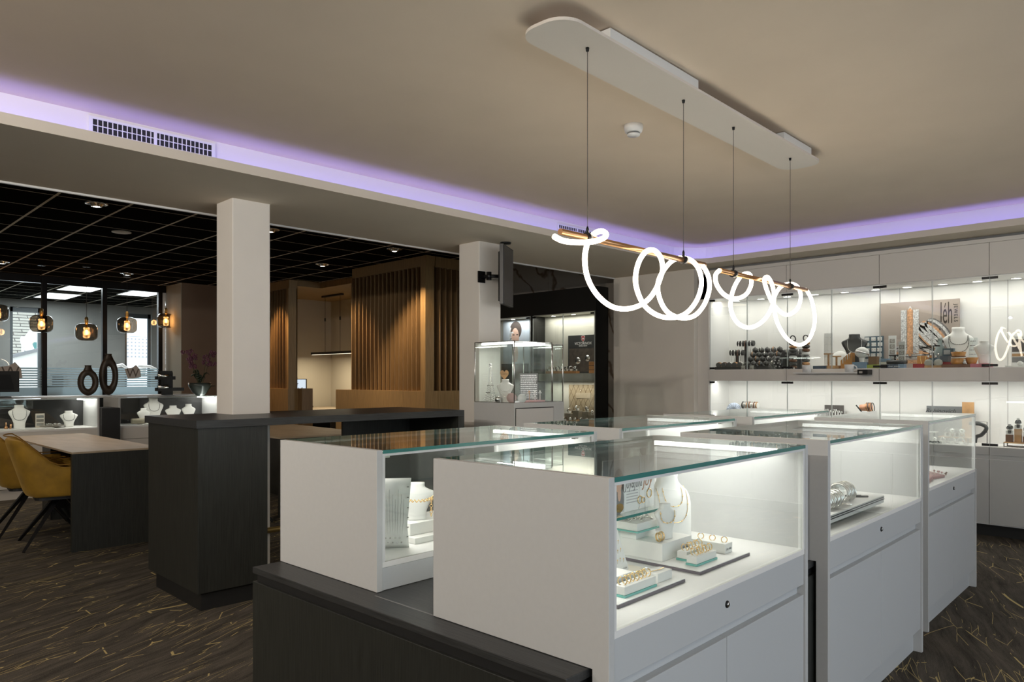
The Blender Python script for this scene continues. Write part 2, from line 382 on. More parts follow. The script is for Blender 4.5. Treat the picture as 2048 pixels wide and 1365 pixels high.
# outer walls
struct('wall_back', MB().box(-18.2, 3.6, -3.2, -3.1, 0, 3.1), M_wall)
wr = MB(); wr.box(3.5, 3.6, -3.1, -1.4, 0, 3.1); wr.box(3.5, 3.6, 4.6, 7.9, 0, 3.1); wr.box(3.5, 3.6, -1.4, 4.6, 0, 0.25); wr.box(3.5, 3.6, -1.4, 4.6, 2.45, 3.1)
struct('wall_right', wr, M_wall)
wf = MB()
for i in range(4): y = -1.4 + 2.0 * i; wf.box(3.52, 3.58, y - 0.03, y + 0.03, 0.25, 2.45)
wf.box(3.52, 3.58, -1.4, 4.6, 0.25, 0.31); wf.box(3.52, 3.58, -1.4, 4.6, 2.39, 2.45)
o = struct('window_3', wf, M_black)
struct('wall_far', MB().box(XB - 0.001, -4.244, YF, YF + 0.6, 0, ZS + 0.01), M_wallgrey)
struct('wall_far_back', MB().box(-4.244, 3.5, 7.62, 7.75, 0, 3.0), M_wall)
def marble():
    m = bpy.data.materials.new('veined_marble'); m.use_nodes = True; nt = m.node_tree; N = nt.nodes; L = nt.links; b = N['Principled BSDF']; b.inputs['Roughness'].default_value = 0.35
    tc = N.new('ShaderNodeTexCoord'); mp = N.new('ShaderNodeMapping'); mp.inputs['Rotation'].default_value = (0.3, 0.7, 0.2); L.new(tc.outputs['Object'], mp.inputs[0])
    wv = N.new('ShaderNodeTexWave'); wv.inputs['Scale'].default_value = 0.9; wv.inputs['Distortion'].default_value = 9; wv.inputs['Detail'].default_value = 4; wv.inputs['Detail Scale'].default_value = 1.4
    L.new(mp.outputs[0], wv.inputs['Vector']); cr = N.new('ShaderNodeValToRGB'); e = cr.color_ramp.elements
    e[0].position = 0.0; e[0].color = (0.13, 0.09, 0.06, 1); e[1].position = 0.045; e[1].color = (0.36, 0.33, 0.29, 1)
    L.new(wv.outputs['Fac'], cr.inputs[0]); L.new(cr.outputs[0], b.inputs['Base Color']); return m
M_vein = marble()
mw = MB(); mw.box(-6.60, -5.34, 7.3, 7.42, 0, 2.98); mw.box(-7.9, -6.604, 7.3, 7.42, 0, 2.98)
struct('wall_marble', mw, M_vein)
# columns
for i, (x0, x1, y0, y1) in enumerate(((-4.985, -4.735, 2.119, 2.385), (-4.97, -4.703, 4.30, 4.56))):
    struct('wall_column', MB().box(x0, x1, y0, y1, 0, ZS + 0.005), M_wall, bevel=0.006)
# far left: wall block beside the glazed partition
XP = -13.7
wb_ = MB(); wb_.box(XP - 0.2, -12.98, 4.92, 6.0, 0, ZB, 0)
struct('wall_block', wb_, M_brown)
struct('wall_block_face', MB().box(XP, -12.985, 4.905, 4.919, 0, ZB), mat('wall_olive', (0.40, 0.37, 0.29), 0.9))
# glazed partition
def yz(px, py, x=XP): p = PX(px, py, x); return p.y, p.z
fr = MB(); ys = [PX(px, 640, XP).y for px in (88, 208.5, 319.5)]
ys = [ys[0] - (ys[1] - ys[0]) * k for k in (5, 4, 3, 2, 1)] + ys
for y in ys: fr.box(XP - 0.04, XP + 0.04, y - 0.035, y + 0.035, 0.0, 2.98)
fr.box(XP - 0.03, XP + 0.03, -3.1, 4.9, 2.86, 2.98); fr.box(XP - 0.03, XP + 0.03, -3.1, 4.9, 0.96, 1.03); fr.box(XP - 0.03, XP + 0.03, -3.1, 4.9, 0.0, 0.1)
part = struct('window_1', fr, M_blackmetal)
struct('window_2', MB().box(XP - 0.005, XP + 0.005, -3.1, 4.9, 0.1, 2.87), M_glass)
# frosted film strips on the partition glass
M_film = mat('frosted_film', (0.72, 0.82, 0.86), 0.7)
M_film.node_tree.nodes['Principled BSDF'].inputs['Transmission Weight'].default_value = 0.0
_nt = M_film.node_tree; _tl = _nt.nodes.new('ShaderNodeBsdfTranslucent'); _tl.inputs[0].default_value = (0.75, 0.86, 0.90, 1); _mx = _nt.nodes.new('ShaderNodeMixShader'); _mx.inputs[0].default_value = 0.6
_nt.links.new(_nt.nodes['Principled BSDF'].outputs[0], _mx.inputs[1]); _nt.links.new(_tl.outputs[0], _mx.inputs[2]); _nt.links.new(_mx.outputs[0], _nt.nodes['Material Output'].inputs[0])
fl = MB(); z = 1.50
for i in range(8):
    fl.box(XP + 0.008, XP + 0.012, -3.1, 4.83, z - 0.025, z); z -= 0.0395
fl.box(XP + 0.008, XP + 0.012, -3.1, 4.83, 1.03, z)
fl.build('film', M_film, part)
# room behind the partition
r2 = MB(); X2 = -18.05
wy = [(PX(20, 700, X2).y, PX(84, 700, X2).y), (PX(250, 700, X2).y, PX(303, 700, X2).y)]
edges = [-3.1, wy[0][0], wy[0][1], wy[1][0], wy[1][1], 10.1]
for a, b_ in ((0, 1), (2, 3), (4, 5)): r2.box(X2 - 0.2, X2, edges[a], edges[b_], 0, 2.98)
for a, b_ in wy: r2.box(X2 - 0.2, X2, a, b_, 0, 0.95); r2.box(X2 - 0.2, X2, a, b_, 2.82, 2.98)
struct('wall_left', r2, mat('grey_wall_paint', (0.36, 0.37, 0.35), 0.9))
for i, (a, b_) in enumerate(wy):
    f = MB(); f.box(X2 - 0.12, X2 - 0.06, a, a + 0.06, 0.95, 2.82); f.box(X2 - 0.12, X2 - 0.06, b_ - 0.06, b_, 0.95, 2.82); f.box(X2 - 0.12, X2 - 0.06, a, b_, 2.72, 2.82); f.box(X2 - 0.12, X2 - 0.06, a, b_, 0.95, 1.02)
    struct('window_%d' % (4 + i), f, mat('window_frame_grey', (0.10, 0.12, 0.13), 0.5))
struct('wall_end', MB().box(X2, XB - 0.2, 10.0, 10.1, 0, 3.0), M_wall)
struct('wall_alcove', MB().box(-13.2, -13.08, 6.0, 8.02, 0, 2.98), mat('alcove_paint', (0.52, 0.47, 0.38), 0.9))
struct('wall_alcove_back', MB().box(-13.08, -7.9, 7.9, 8.02, 0, 2.98), MATS['alcove_paint'])
so2 = MB().box(-13.08, -11.252, 6.152, 7.9, 2.88, 2.979); so2.box(-11.252, -9.6, 6.6, 7.9, 2.88, 2.979)
struct('ceiling_oak', so2, mat('oak_soffit', (0.30, 0.19, 0.08), 0.5, noise=0.2, nscale=5, stretch=(14, 0.8, 1)))
# ================================================================== ISLAND OF DISPLAY CASES
ZP, ZTOP, ZD = 0.662, 1.105, 0.752
def island_thing(name, label, cat, x, y, z=0.0, group=None, rz=0.0): return thing(name, label, cat, CF(x, y, z), T2 + rz, group)
pl = island_thing('display_plinth', 'long low dark oak plinth carrying the white display cases', 'plinth', -2.44, 1.27)
PWd, PL = 1.42, 2.765
MB().box(0, PWd, 0, PL, ZP - 0.022, ZP).build('top_board', M_darktop, pl, bevel=0.002)
MB().box(0.012, PWd - 0.012, 0.012, PL - 0.012, ZP - 0.05, ZP - 0.022).build('shadow_gap', M_black, pl)
MB().box(0.0, PWd, 0.0, PL, 0.0, ZP - 0.05).build('body', M_dark, pl, bevel=0.002)
MB().box(0.6, PWd - 0.02, 0.085, 0.09, ZP, ZP + 0.0006).build('seam', M_inkgrey, pl)

def display_case(label, x, y, w, L, kind, y_split=True):
    t = island_thing('display_case', label, 'display case', x, y, 0, 'glass topped display cases on the dark plinth')
    th = 0.022; zb = ZP + 0.001 if kind in 'RL' else 0.02
    for k, yy in enumerate((0, L - th)):
        m = MB(); zb = ZP + 0.001 if kind in 'RL' else 0.0
        if kind == 'R':          # front leg of the panel runs down past the plinth to the floor
            xf = -1.010 - x
            m.prism([(0, zb), (xf, zb), (xf, 0.0), (w, 0.0), (w, ZTOP), (0, ZTOP)], yy, yy + th, axis='y')
        else:
            m.box(0, w, yy, yy + th, zb, ZTOP)
        if kind == 'F' and k == 1:
            m = MB(); m.box(0, w, yy, yy + th, zb, ZD)
            MB().box(0.004, w - 0.004, yy + 0.010, yy + 0.016, ZD, ZTOP - 0.0205).build('glass_end', M_glass, t)
        m.build('end_panel', M_side, t, bevel=0.0012)
    MB().box(0.006, w - 0.004, th, L - th, ZD - 0.018, ZD).build('deck', M_deck, t, bevel=0.001)
    # glass
    g = MB(); g.box(0.0, w, th + 0.0005, L - th - 0.0005, ZTOP - 0.012, ZTOP - 0.0005); go = g.build('glass_top', [M_gtop, M_teal], t)
    for p in go.data.polygons:
        if abs(p.normal.x) > 0.9: p.material_index = 1
    MB().box(w - 0.012, w - 0.005, th + 0.012, L - th - 0.012, ZD, ZTOP - 0.020).build('glass_front', M_glass, t)
    MB().box(0.005, 0.012, th + 0.012, L - th - 0.012, ZD, ZTOP - 0.020).build('glass_back', M_glass, t)
    r = MB(); r.box(w - 0.016, w - 0.003, th, L - th, ZTOP - 0.020, ZTOP - 0.0125); r.box(0.003, 0.016, th, L - th, ZTOP - 0.020, ZTOP - 0.0125)
    for yy in (th, L - th - 0.012):
        r.box(w - 0.020, w - 0.003, yy, yy + 0.012, ZD, ZTOP - 0.0205); r.box(0.003, 0.020, yy, yy + 0.012, ZD, ZTOP - 0.0205)
    r.build('white_rail', M_white, t)
    # light bars under the glass at both ends
    for yy, s in ((L - th - 0.055, -1), (th + 0.055, 1)):
        b = MB().box(0.05, w - 0.07, yy - 0.010, yy + 0.010, ZTOP - 0.030, ZTOP - 0.0145, 0).build('light_bar', M_gt, t)
        MB().box(0.03, 0.049, yy - 0.012, yy + 0.012, ZTOP - 0.032, ZTOP - 0.0135).build('light_clip', M_chrome, b); MB().box(w - 0.069, w - 0.05, yy - 0.012, yy + 0.012, ZTOP - 0.032, ZTOP - 0.0135).build('light_clip', M_chrome, b)
        area('case_light', CF(x + w / 2, y + yy + s * 0.13, ZTOP - 0.035), (w - 0.15, 0.06), LED_W, (1.0, 0.98, 0.94), (0.0, -s * 0.0, -1)).rotation_euler = (0, 0, T2)
    if kind in 'RF':
        xf = w - 0.006
        MB().box(xf - 0.03, xf, th + 0.0008, L - th - 0.0008, 0.632, ZD - 0.0185).build('drawer_front', M_front, t, bevel=0.001)
        MB().box(xf - 0.035, xf - 0.022, th + 0.0008, L - th - 0.0008, 0.598, 0.6315).build('groove', M_front, t)
        h = (L - 2 * th) / 2
        for k in range(2):
            d = MB().box(xf - 0.03, xf, th + 0.001 + k * h, th + k * h + h - 0.0015, 0.115, 0.5975).build('door', M_front, t, bevel=0.001)
        MB().box(xf - 0.045, xf - 0.032, th, L - th, 0.0, 0.114).build('kick_plate', M_front, t)
        lk = MB(); Ml = Matrix.Translation((xf, L * 0.50, 0.690)) @ Matrix.Rotation(R90, 4, 'Y')
        lk.lathe([(0.0105, 0), (0.0105, 0.002), (0.0085, 0.004), (1e-4, 0.004)], 20, 0, Ml); lk.lathe([(0.0065, 0.0035), (0.006, 0.006), (1e-4, 0.006)], 16, 1, Ml)
        lk.build('lock', [M_blackmetal, M_chrome], t)
    else:
        MB().box(w - 0.020, w - 0.005, th + 0.0008, L - th - 0.0008, zb, ZD - 0.0185).build('side_panel', M_front, t, bevel=0.001)
        MB().box(0.005, 0.020, th + 0.0008, L - th - 0.0008, zb, ZD - 0.0185).build('front_panel', M_front, t, bevel=0.001)
    return t
LED_W = 1.1
RX0, RW = -1.563, 0.600
case1 = display_case('nearest display case on the aisle side, with busts and gold rings inside', RX0, 1.352, RW, 1.158, 'R')
case3 = display_case('middle display case on the aisle side, with silver bangles inside', RX0 - 0.004, 2.706, RW, 1.262, 'R')
case4 = display_case('farthest display case on the aisle side, with pink suede pads inside', RX0 - 0.045, 4.283, RW - 0.012, 1.160, 'F')
case2 = display_case('nearest display case on the dark counter side, with curved chain board inside', -2.441, 1.378, 0.582, 1.146, 'L')
case5 = display_case('middle display case on the dark counter side, beside the glass tower showcase', -2.459, 2.720, 0.578, 1.148, 'L')
case6 = display_case('farthest display case on the dark counter side, before the lit wall niches', -2.462, 4.045, 0.590, 1.225, 'G')

# ================================================================== DARK COUNTER
ct = thing('bar_counter', 'tall dark oak bar counter wrapped around the white columns', 'counter', (-4.17, 1.66, 0), 0)
CL = 2.0
c = MB()                                                             # top slab with openings for the columns left out on the back side
c.box(-0.56, 0, 0, CL, 1.045, 1.09); c.box(-0.83, -0.56, 0, 0.455, 1.045, 1.09); c.box(-0.83, -0.56, 0.73, CL, 1.045, 1.09)
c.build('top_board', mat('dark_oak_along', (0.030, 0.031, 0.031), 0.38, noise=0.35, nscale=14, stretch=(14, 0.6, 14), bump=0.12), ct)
MB().box(-0.80, -0.012, 0.012, 0.43, 0.105, 1.0445).build('body', M_dark, ct, bevel=0.002)
MB().box(-0.74, -0.04, 0.04, 0.40, 0.0, 0.105).build('kick_plate', M_black, ct)
MB().box(-0.80, 0.0, 1.94, CL, 0.0, 1.0445).build('end_panel', M_dark, ct)
MB().box(-0.62, -0.60, 1.32, 1.94, 0.0, 1.044).build('back_panel', M_dark, ct)
fr_ = MB(); fr_.tube([(-0.50, 0.43, 0.30), (-0.50, 1.94, 0.30)], 0.019, 12); fr_.build('foot_rail', M_brass, ct)

# ================================================================== CEILING THINGS
cp = island_thing('pendant_canopy', 'long white ceiling plate from which the ring pendants hang', 'canopy', -1.80, 2.20, 2.655)
def rrect(x0, x1, y0, y1, r, n=8):
    P = []
    for cx, cy_, a0 in ((x1 - r, y0 + r, -90), (x1 - r, y1 - r, 0), (x0 + r, y1 - r, 90), (x0 + r, y0 + r, 180)):
        for i in range(n + 1): a = math.radians(a0 + 90 * i / n); P.append((cx + r * math.cos(a), cy_ + r * math.sin(a)))
    return P
MB().prism(rrect(-0.125, 0.125, -0.12, 2.42, 0.10), 0, 0.012).build('plate', mat('canopy_white', (0.72, 0.66, 0.60), 0.6), cp)
bx = MB(); bx.box(-0.09, 0.112, 0.18, 0.88, 0.0125, 0.060); bx.build('driver_box', M_white, cp)
MB().box(-0.09, 0.112, 1.85, 2.25, 0.0125, 0.060).build('driver_box', M_white, cp)
MB().box(-0.06, -0.02, 0.0, 2.3, 0.0125, 0.0645).build('ceiling_rail', M_white, cp)

XR = -1.780
def ring_pendant(label, y0, y1, z, cabs, trace, off):
    t = island_thing('ring_pendant', label, 'pendant light', XR, (y0 + y1) / 2, z, 'looping tube pendants under the white ceiling plate'); cyy = (y0 + y1) / 2
    MB().tube([(0, y0 - cyy, 0), (0, y1 - cyy, 0)], 0.0125, 14).build('rod', M_copper, t)
    for yc in cabs:
        k = MB(); k.tube([(0, yc - cyy - 0.014, 0), (0, yc - cyy + 0.014, 0)], 0.020, 14); k.lathe([(0.005, 0.012), (0.006, 0.035), (0.003, 0.045)], 10, 0, Matrix.Translation((0, yc - cyy, 0))); k.build('cable_clamp', M_blackmetal, t)
        MB().tube([(0, yc - cyy, 0.04), (0.0, yc - cyy, 2.651 - z)], 0.0014, 6).build('cable', mat('cable_steel', (0.10, 0.09, 0.08), 0.5, metal=0.5), t)
        MB().lathe([(0.006, 2.640 - z), (0.008, 2.654 - z)], 10, 0, Matrix.Translation((0, yc - cyy, 0))).build('cable_gland', M_blackmetal, t)
    P = catmull([(px, py, 0) for px, py in trace], 10); n = len(P); pts = []
    offs = catmull([(o_, 0, 0) for o_ in off], max(1, 10 * (len(trace) - 1) // (len(off) - 1)))
    for i, p in enumerate(P):
        o_ = offs[min(len(offs) - 1, int(i * (len(offs) - 1) / (n - 1)))].x
        q = toCF(PCX(p.x, p.y, XR + o_)); pts.append((q[0] - XR, q[1] - cyy, q[2] - z))
    MB().tube(pts, 0.0108, 12).build('glow_tube', M_ring, t)
    for e in (pts[0], pts[-1]): pass
    for i in range(0, n, max(1, n // 5)):
        w = CF(XR + pts[i][0], cyy + pts[i][1], z + pts[i][2])
    return t
def zt(x, y, s, ox, oy): return (ox + x / s, oy + y / s)
tr1 = [zt(x, y, 3.413, 1060, 430) for x, y in ((165, 148), (230, 178), (330, 188), (430, 182), (500, 160), (520, 132), (492, 112), (450, 122), (408, 160), (385, 220), (374, 300), (385, 400), (420, 490), (480, 570), (560, 627), (650, 643), (740, 622), (810, 575), (860, 505), (890, 430), (905, 370), (895, 300), (862, 252), (820, 240), (780, 262), (740, 330), (720, 430), (733, 520), (775, 610), (840, 670), (920, 700), (1010, 697), (1085, 655), (1145, 570), (1170, 470), (1155, 380), (1110, 318), (1040, 294), (970, 315), (905, 390), (872, 480), (888, 580), (940, 665), (1030, 704), (1120, 690), (1185, 620), (1222, 520), (1222, 440), (1203, 385), (1180, 350))]
tr2 = [zt(x, y, 3.413, 1060, 430) for x, y in ((1292, 380), (1267, 412), (1272, 470), (1310, 530), (1360, 564), (1420, 570), (1478, 540), (1510, 475), (1505, 415), (1475, 400), (1435, 425), (1392, 500), (1370, 590), (1378, 670), (1420, 740), (1490, 770), (1560, 748), (1620, 690), (1655, 620), (1672, 550), (1715, 490), (1780, 470), (1830, 495), (1848, 560), (1825, 640), (1760, 683), (1700, 655), (1650, 590), (1612, 500), (1600, 440), (1622, 425), (1650, 470), (1665, 540), (1667, 640), (1690, 740), (1750, 840), (1830, 888), (1895, 860), (1935, 780), (1943, 690), (1925, 590), (1898, 530), (1880, 510))]
ring_pendant('looping tube pendant with two wide circles, nearer of the two', 2.18, 3.31, 1.893, (2.352, 3.105), tr1, [0.03, 0.03, -0.03, -0.03, 0.03, 0.04, -0.03, 0.04, -0.04, 0.0, 0.01])
ring_pendant('looping tube pendant with small and large circles, farther of the two', 3.47, 4.61, 1.882, (3.621, 4.36), tr2, [0.0, 0.03, -0.02, -0.03, 0.03, -0.03, 0.03, 0.03, -0.03, -0.02, 0.0])
# LED strip in the border recess
st = MB(); sweep(st, [(0.045, ZS + 0.018), (0.075, ZS + 0.018)])
stc = thing('cove_light', 'violet light strip hidden behind the raised ceiling border', 'light strip', (0, 0, 0))
st.build('led_strip', emat('violet_led', (0.29, 0.27, 1.0), 6.5), stc)
# smoke detector
sd = thing('smoke_detector', 'round white smoke detector on the warm white ceiling', 'smoke detector', PZ(1267, 258, 2.70))
sd.location.z = 2.66
MB().lathe([(0.052, 0.0599), (0.052, 0.042), (0.046, 0.022), (0.034, 0.018)], 28).build('housing', M_white, sd)
MB().lathe([(0.034, 0.018), (0.034, 0.010)], 28).build('sensor_gap', M_inkgrey, sd)
MB().lathe([(0.036, 0.010), (0.033, 0.002), (1e-4, 0.0)], 28).build('cap', M_white, sd)
# air vents in the cove
def vent(label, y0, y1, zt_, zb_, ncell):
    v = thing('air_vent', label, 'air vent', (LX - 0.149, y0, zb_), 0, 'air grilles in the violet lit cove')
    L = y1 - y0; H = zt_ - zb_
    f = MB(); f.box(0, 0.006, -0.02, L + 0.02, H, H + 0.012); f.box(0, 0.006, -0.02, L + 0.02, -0.012, 0); f.box(0, 0.006, -0.02, 0, 0, H); f.box(0, 0.006, L, L + 0.02, 0, H); f.box(0, 0.006, L / 2 - 0.008, L / 2 + 0.008, 0, H); f.build('frame', M_white, v)
    MB().box(0.0, 0.001, 0, L, 0, H).build('opening', M_black, v)
    s_ = MB()
    for i in range(1, ncell * 2):
        if i == ncell: continue
        s_.box(0.001, 0.005, L * i / (2 * ncell) - 0.002, L * i / (2 * ncell) + 0.002, 0, H)
    s_.box(0.001, 0.0052, 0, L, H * 0.5 - 0.002, H * 0.5 + 0.002); s_.build('louvre', M_white, v)
vent('white air grille in the cove, nearer one', 1.16, 1.785, 2.692, 2.625, 13)
vent('white air grille in the cove, farther one by the pendant', 4.85, 5.35, 2.682, 2.625, 10)

# ceiling downlights in the black ceiling
def downlight(label, p, lit=True, power=30, tgt=None):
    t = thing('ceiling_downlight', label, 'downlight', (p.x, p.y, ZB - 0.03), 0, 'round downlights in the black tiled ceiling')
    MB().lathe([(0.095, 0.0299), (0.100, 0.022), (0.085, 0.018), (0.070, 0.026)], 28, cap=False).build('rim', M_steel, t)
    MB().lathe([(0.070, 0.0245), (0.050, 0.008), (0.046, -0.004), (0.030, -0.004)], 24, cap=False).build('reflector', M_chrome, t)
    MB().lathe([(0.030, -0.0035), (1e-4, -0.0035)], 20, cap=False).build('lamp_face', M_disc if lit else M_steel, t)
    if power: spot('downlight_beam', (p.x, p.y, ZB - 0.05), power, (1.0, 0.72, 0.42), tgt or (p.x, p.y, 0), 75, 0.7, 0.03)
    return t
downlight('downlight nearest the border, above the stone table', PZ(193, 411, ZB - 0.02), True, 25)
downlight('downlight in front of the tall slatted oak wall', PZ(789, 501, ZB - 0.02), True, 110, (-8.0, 6.3, 0.6))
downlight('downlight in front of the alcove with the desk', PZ(645, 531, ZB - 0.02), True, 100, (-9.4, 6.2, 0.6))
downlight('downlight over the smoked pendants, beside the glazed partition', PZ(254, 549, ZB - 0.02), True, 25)
downlight('downlight cut by the photo edge near the partition', PZ(3, 526, ZB - 0.02), True, 20)
downlight('downlight half hidden behind the nearer column', PZ(541, 462, ZB - 0.02), True, 20)
spot('slat_beam', (-11.6, 5.6, 2.9), 90, (1.0, 0.62, 0.30), (-11.5, 6.1, 0.8), 70, 0.7)
t = thing('ceiling_speaker', 'plain pale round ceiling disc on the black ceiling', 'ceiling disc', PZ(243, 466, ZB - 0.012))
MB().lathe([(0.10, 0.0119), (0.10, 0.004), (0.085, 0.0), (1e-4, -0.004)], 28).build('cover', mat('pale_disc', (0.5, 0.48, 0.42), 0.5), t)
# LED panels in the ceiling behind the partition
for i, (px, py, lab) in enumerate(((165, 576, 'lit square ceiling panel behind the partition, nearest the third frame post'), (115, 592, 'lit square ceiling panel behind the partition, between the first two posts'), (285, 586, 'lit square ceiling panel behind the partition, beside the olive wall'))):
    p = PZ(px, py, ZB)
    t = thing('ceiling_panel_light', lab, 'ceiling light', (p.x, p.y, ZB - 0.012), 0, 'square light panels in the back room ceiling')
    MB().box(-0.58, 0.58, -0.29, 0.29, 0.002, 0.0119).build('frame', M_white, t); MB().box(-0.56, 0.56, -0.27, 0.27, 0, 0.002).build('diffuser', M_cool, t)
    area('panel_light', (p.x, p.y, ZB - 0.03), (1.1, 0.5), 26, (0.9, 0.95, 1.0))
area('back_window_light', (X2 + 0.3, 3.65, 1.9), (0.55, 1.8), 12, (0.8, 0.9, 1.0), (1, 0, 0)).rotation_euler = Vector((1, 0, 0)).to_track_quat('-Z', 'Y').to_euler()

# ================================================================== FAR WALL CABINETS
XL, XRt = -4.285, 3.45
BAY = [-4.11, -3.245, -2.37, -1.505, -0.64, 0.225, 1.09]
N0, N1, N2, N3 = 0.757, 1.303, 1.422, 2.187             # lower deck, shelf underside, shelf top, upper niche ceiling
tag(MB().box(XL, XL + 0.172, YC, 7.60, 0.0, 2.50).build('wall_niche_end', M_cab), kind='structure')
cab = thing('wall_showcase', 'long built-in wall showcase with lit niches on the far wall', 'showcase', (XL, YC, 0))
cab_o = -XL
b = MB()
b.box(-4.112 + cab_o, XRt + cab_o, 0.42, 0.45, 0, 2.5)
b.build('back_board', M_niche, cab)
MB().box(-4.112 + cab_o, -4.108 + cab_o, 0.002, 0.42, N0, N3).build('niche_lining', M_niche, cab)
MB().box(-4.11 + cab_o, XRt + cab_o, 0, 0.42, N3, 2.463).build('upper_box', M_niche, cab)
MB().box(-4.112 + cab_o, XRt + cab_o, 0.0, 0.42, N1, N2).build('shelf', M_niche, cab)
MB().box(-4.112 + cab_o, XRt + cab_o, 0.0, 0.42, 0.105, N0).build('base_box', M_niche, cab)
MB().box(0.0, XRt + cab_o, -0.010, 0.40, 2.466, 2.50).build('cornice', M_cab, cab)
MB().box(0.0, XRt + cab_o, 0.02, 0.40, 2.50, 2.524).build('shadow_strip', M_inkgrey, cab)
MB().box(0.0, XRt + cab_o, 0.08, 0.40, 0.0, 0.10).build('kick_plate', M_black, cab)
ed = [XL] + BAY[1:] + [XRt]
for i in range(len(ed) - 1):
    x0, x1 = ed[i] + cab_o, ed[i + 1] + cab_o
    MB().box(x0 + 0.002, x1 - 0.002, -0.018, 0.0, N3 + 0.004, 2.463).build('flap_door', M_cab, cab, bevel=0.001)
    if i: x0 = x0
    MB().box(x0 + 0.002 if i else 0.175, x1 - 0.002, -0.018, 0.0, N1 + 0.002, N2 - 0.004).build('shelf_front', M_cab, cab, bevel=0.001)
    MB().box(x0 + 0.002, x1 - 0.002, -0.018, 0.0, 0.69, N0 - 0.004).build('drawer_front', M_cabdk, cab, bevel=0.001)
    MB().box(x0 + 0.002, x1 - 0.002, -0.006, 0.0, 0.655, 0.69).build('grip_channel', M_cabdk, cab)
    for h in range(2):
        xa = x0 + (x1 - x0) * h / 2; xb = x0 + (x1 - x0) * (h + 1) / 2
        MB().box(xa + 0.002, xb - 0.002, -0.018, 0.0, 0.115, 0.65).build('door', M_cabdk, cab, bevel=0.001)
MB().box(-4.285 + cab_o, -4.112 + cab_o, -0.018, 0.0, 0.7, 2.463).build('stile', M_cab, cab)
MB().box(-1.0 + cab_o - 0.14, -0.9 + cab_o + 0.3, -0.0195, -0.0181, N1 + 0.035, N2 - 0.035).build('drawer_outline', M_ink, cab)
MB().box(-1.0 + cab_o - 0.133, -0.9 + cab_o + 0.293, -0.0205, -0.0196, N1 + 0.041, N2 - 0.041).build('drawer_face', M_cab, cab)
for za, zb_ in ((N0 + 0.002, N1 - 0.003), (N2 + 0.002, N3 - 0.003)):
    for i in range(6):
        x0, x1 = BAY[i] + cab_o, BAY[i + 1] + cab_o
        if x0 > 4.6: continue
        for h in range(2):
            xa = x0 + (x1 - x0) * h / 2 + 0.002; xb = x0 + (x1 - x0) * (h + 1) / 2 - 0.002
            g = MB().box(xa, xb, 0.004, 0.010, za, zb_).build('glass_door', M_glass, cab)
            e = MB(); e.box(xa, xa + 0.0025, 0.0035, 0.0105, za, zb_); e.box(xb - 0.0025, xb, 0.0035, 0.0105, za, zb_); e.build('glass_edge', mat('pane_edge', (0.55, 0.60, 0.58), 0.3), g)
            hx = xa if h == 0 else xb - 0.055
            for zz in (za + 0.004, zb_ - 0.024): MB().box(hx, hx + 0.055, -0.006, 0.012, zz, zz + 0.020).build('hinge', M_blackmetal, g)
for xs_ in (-2.33, -1.46):
    MB().box(xs_ + cab_o + 0.0, xs_ + cab_o + 0.003, 0.4185, 0.4199, N0, N3).build('panel_joint', M_inkgrey, cab)
for i, px in enumerate((1470, 1519.5, 1572, 1627, 1687, 1749, 1812, 1883.5, 1953, 2031)):
    x = PY(px, 590, 7.42).x
    d = MB().lathe([(0.044, -0.001), (0.047, -0.006), (0.036, -0.008)], 24, 0, Matrix.Translation((x + cab_o, 0.30, N3)), cap=False).build('niche_spot', M_steel, cab)
    MB().lathe([(0.036, -0.0075), (1e-4, -0.0075)], 20, 0, Matrix.Translation((x + cab_o, 0.30, N3)), cap=False).build('lamp_face', M_disc, d)
for x in (-3.98, -3.4, -2.8, -2.2, -1.6, -1.0, -0.3):
    area('niche_light', (x, 7.30, N3 - 0.02), (0.6, 0.16), 1.55, (1.0, 0.96, 0.90), (0, 0.12, -1))
    area('lower_niche_light', (x, 7.25, N1 - 0.01), (0.6, 0.06), 1.4, (1.0, 0.96, 0.91), (0, 0.15, -1))
# reflection of a tray and two cups in the glass, built as solid parts
po = thing('reflected_tray', 'reflected slim white tray with black end, built solid below the upper niche', 'shelf', (PY(1584, 747, 7.0).x, 7.015, 1.375))
wL = PY(1734, 747, 7.0).x - PY(1584, 747, 7.0).x
MB().box(0, wL - 0.09, 0, 0.115, 0, 0.012).build('board', M_white, po); MB().box(wL - 0.09, wL, 0.0, 0.115, -0.012, 0.034).build('tray_end', M_blackmetal, po); MB().box(wL - 0.075, wL - 0.045, -0.001, 0, 0.0, 0.02).build('tray_end_plate', M_steel, po)
for px, lab in ((1614, 'reflected white cup without visible handle, built solid on the slim tray'), (1699, 'reflected white cup with round handle, built solid on the slim tray')):
    x = PY(px, 740, 7.06).x
    mg = thing('reflected_mug', lab, 'reflected_mug', (x, 7.055, 1.3875), 0, 'reflected white cups built solid on the slim tray')
    m_ = MB().lathe([(0.038, 0), (0.042, 0.07), (0.039, 0.07), (0.035, 0.006), (1e-4, 0.006)], 24); m_.build('cup', M_white, mg)
    MB().torus((0.045 if px > 1650 else -0.02, 0 if px > 1650 else 0.035, 0.036), 0.022, 0.005, (0, 1, 0), 16, 6).build('handle', M_white, mg)

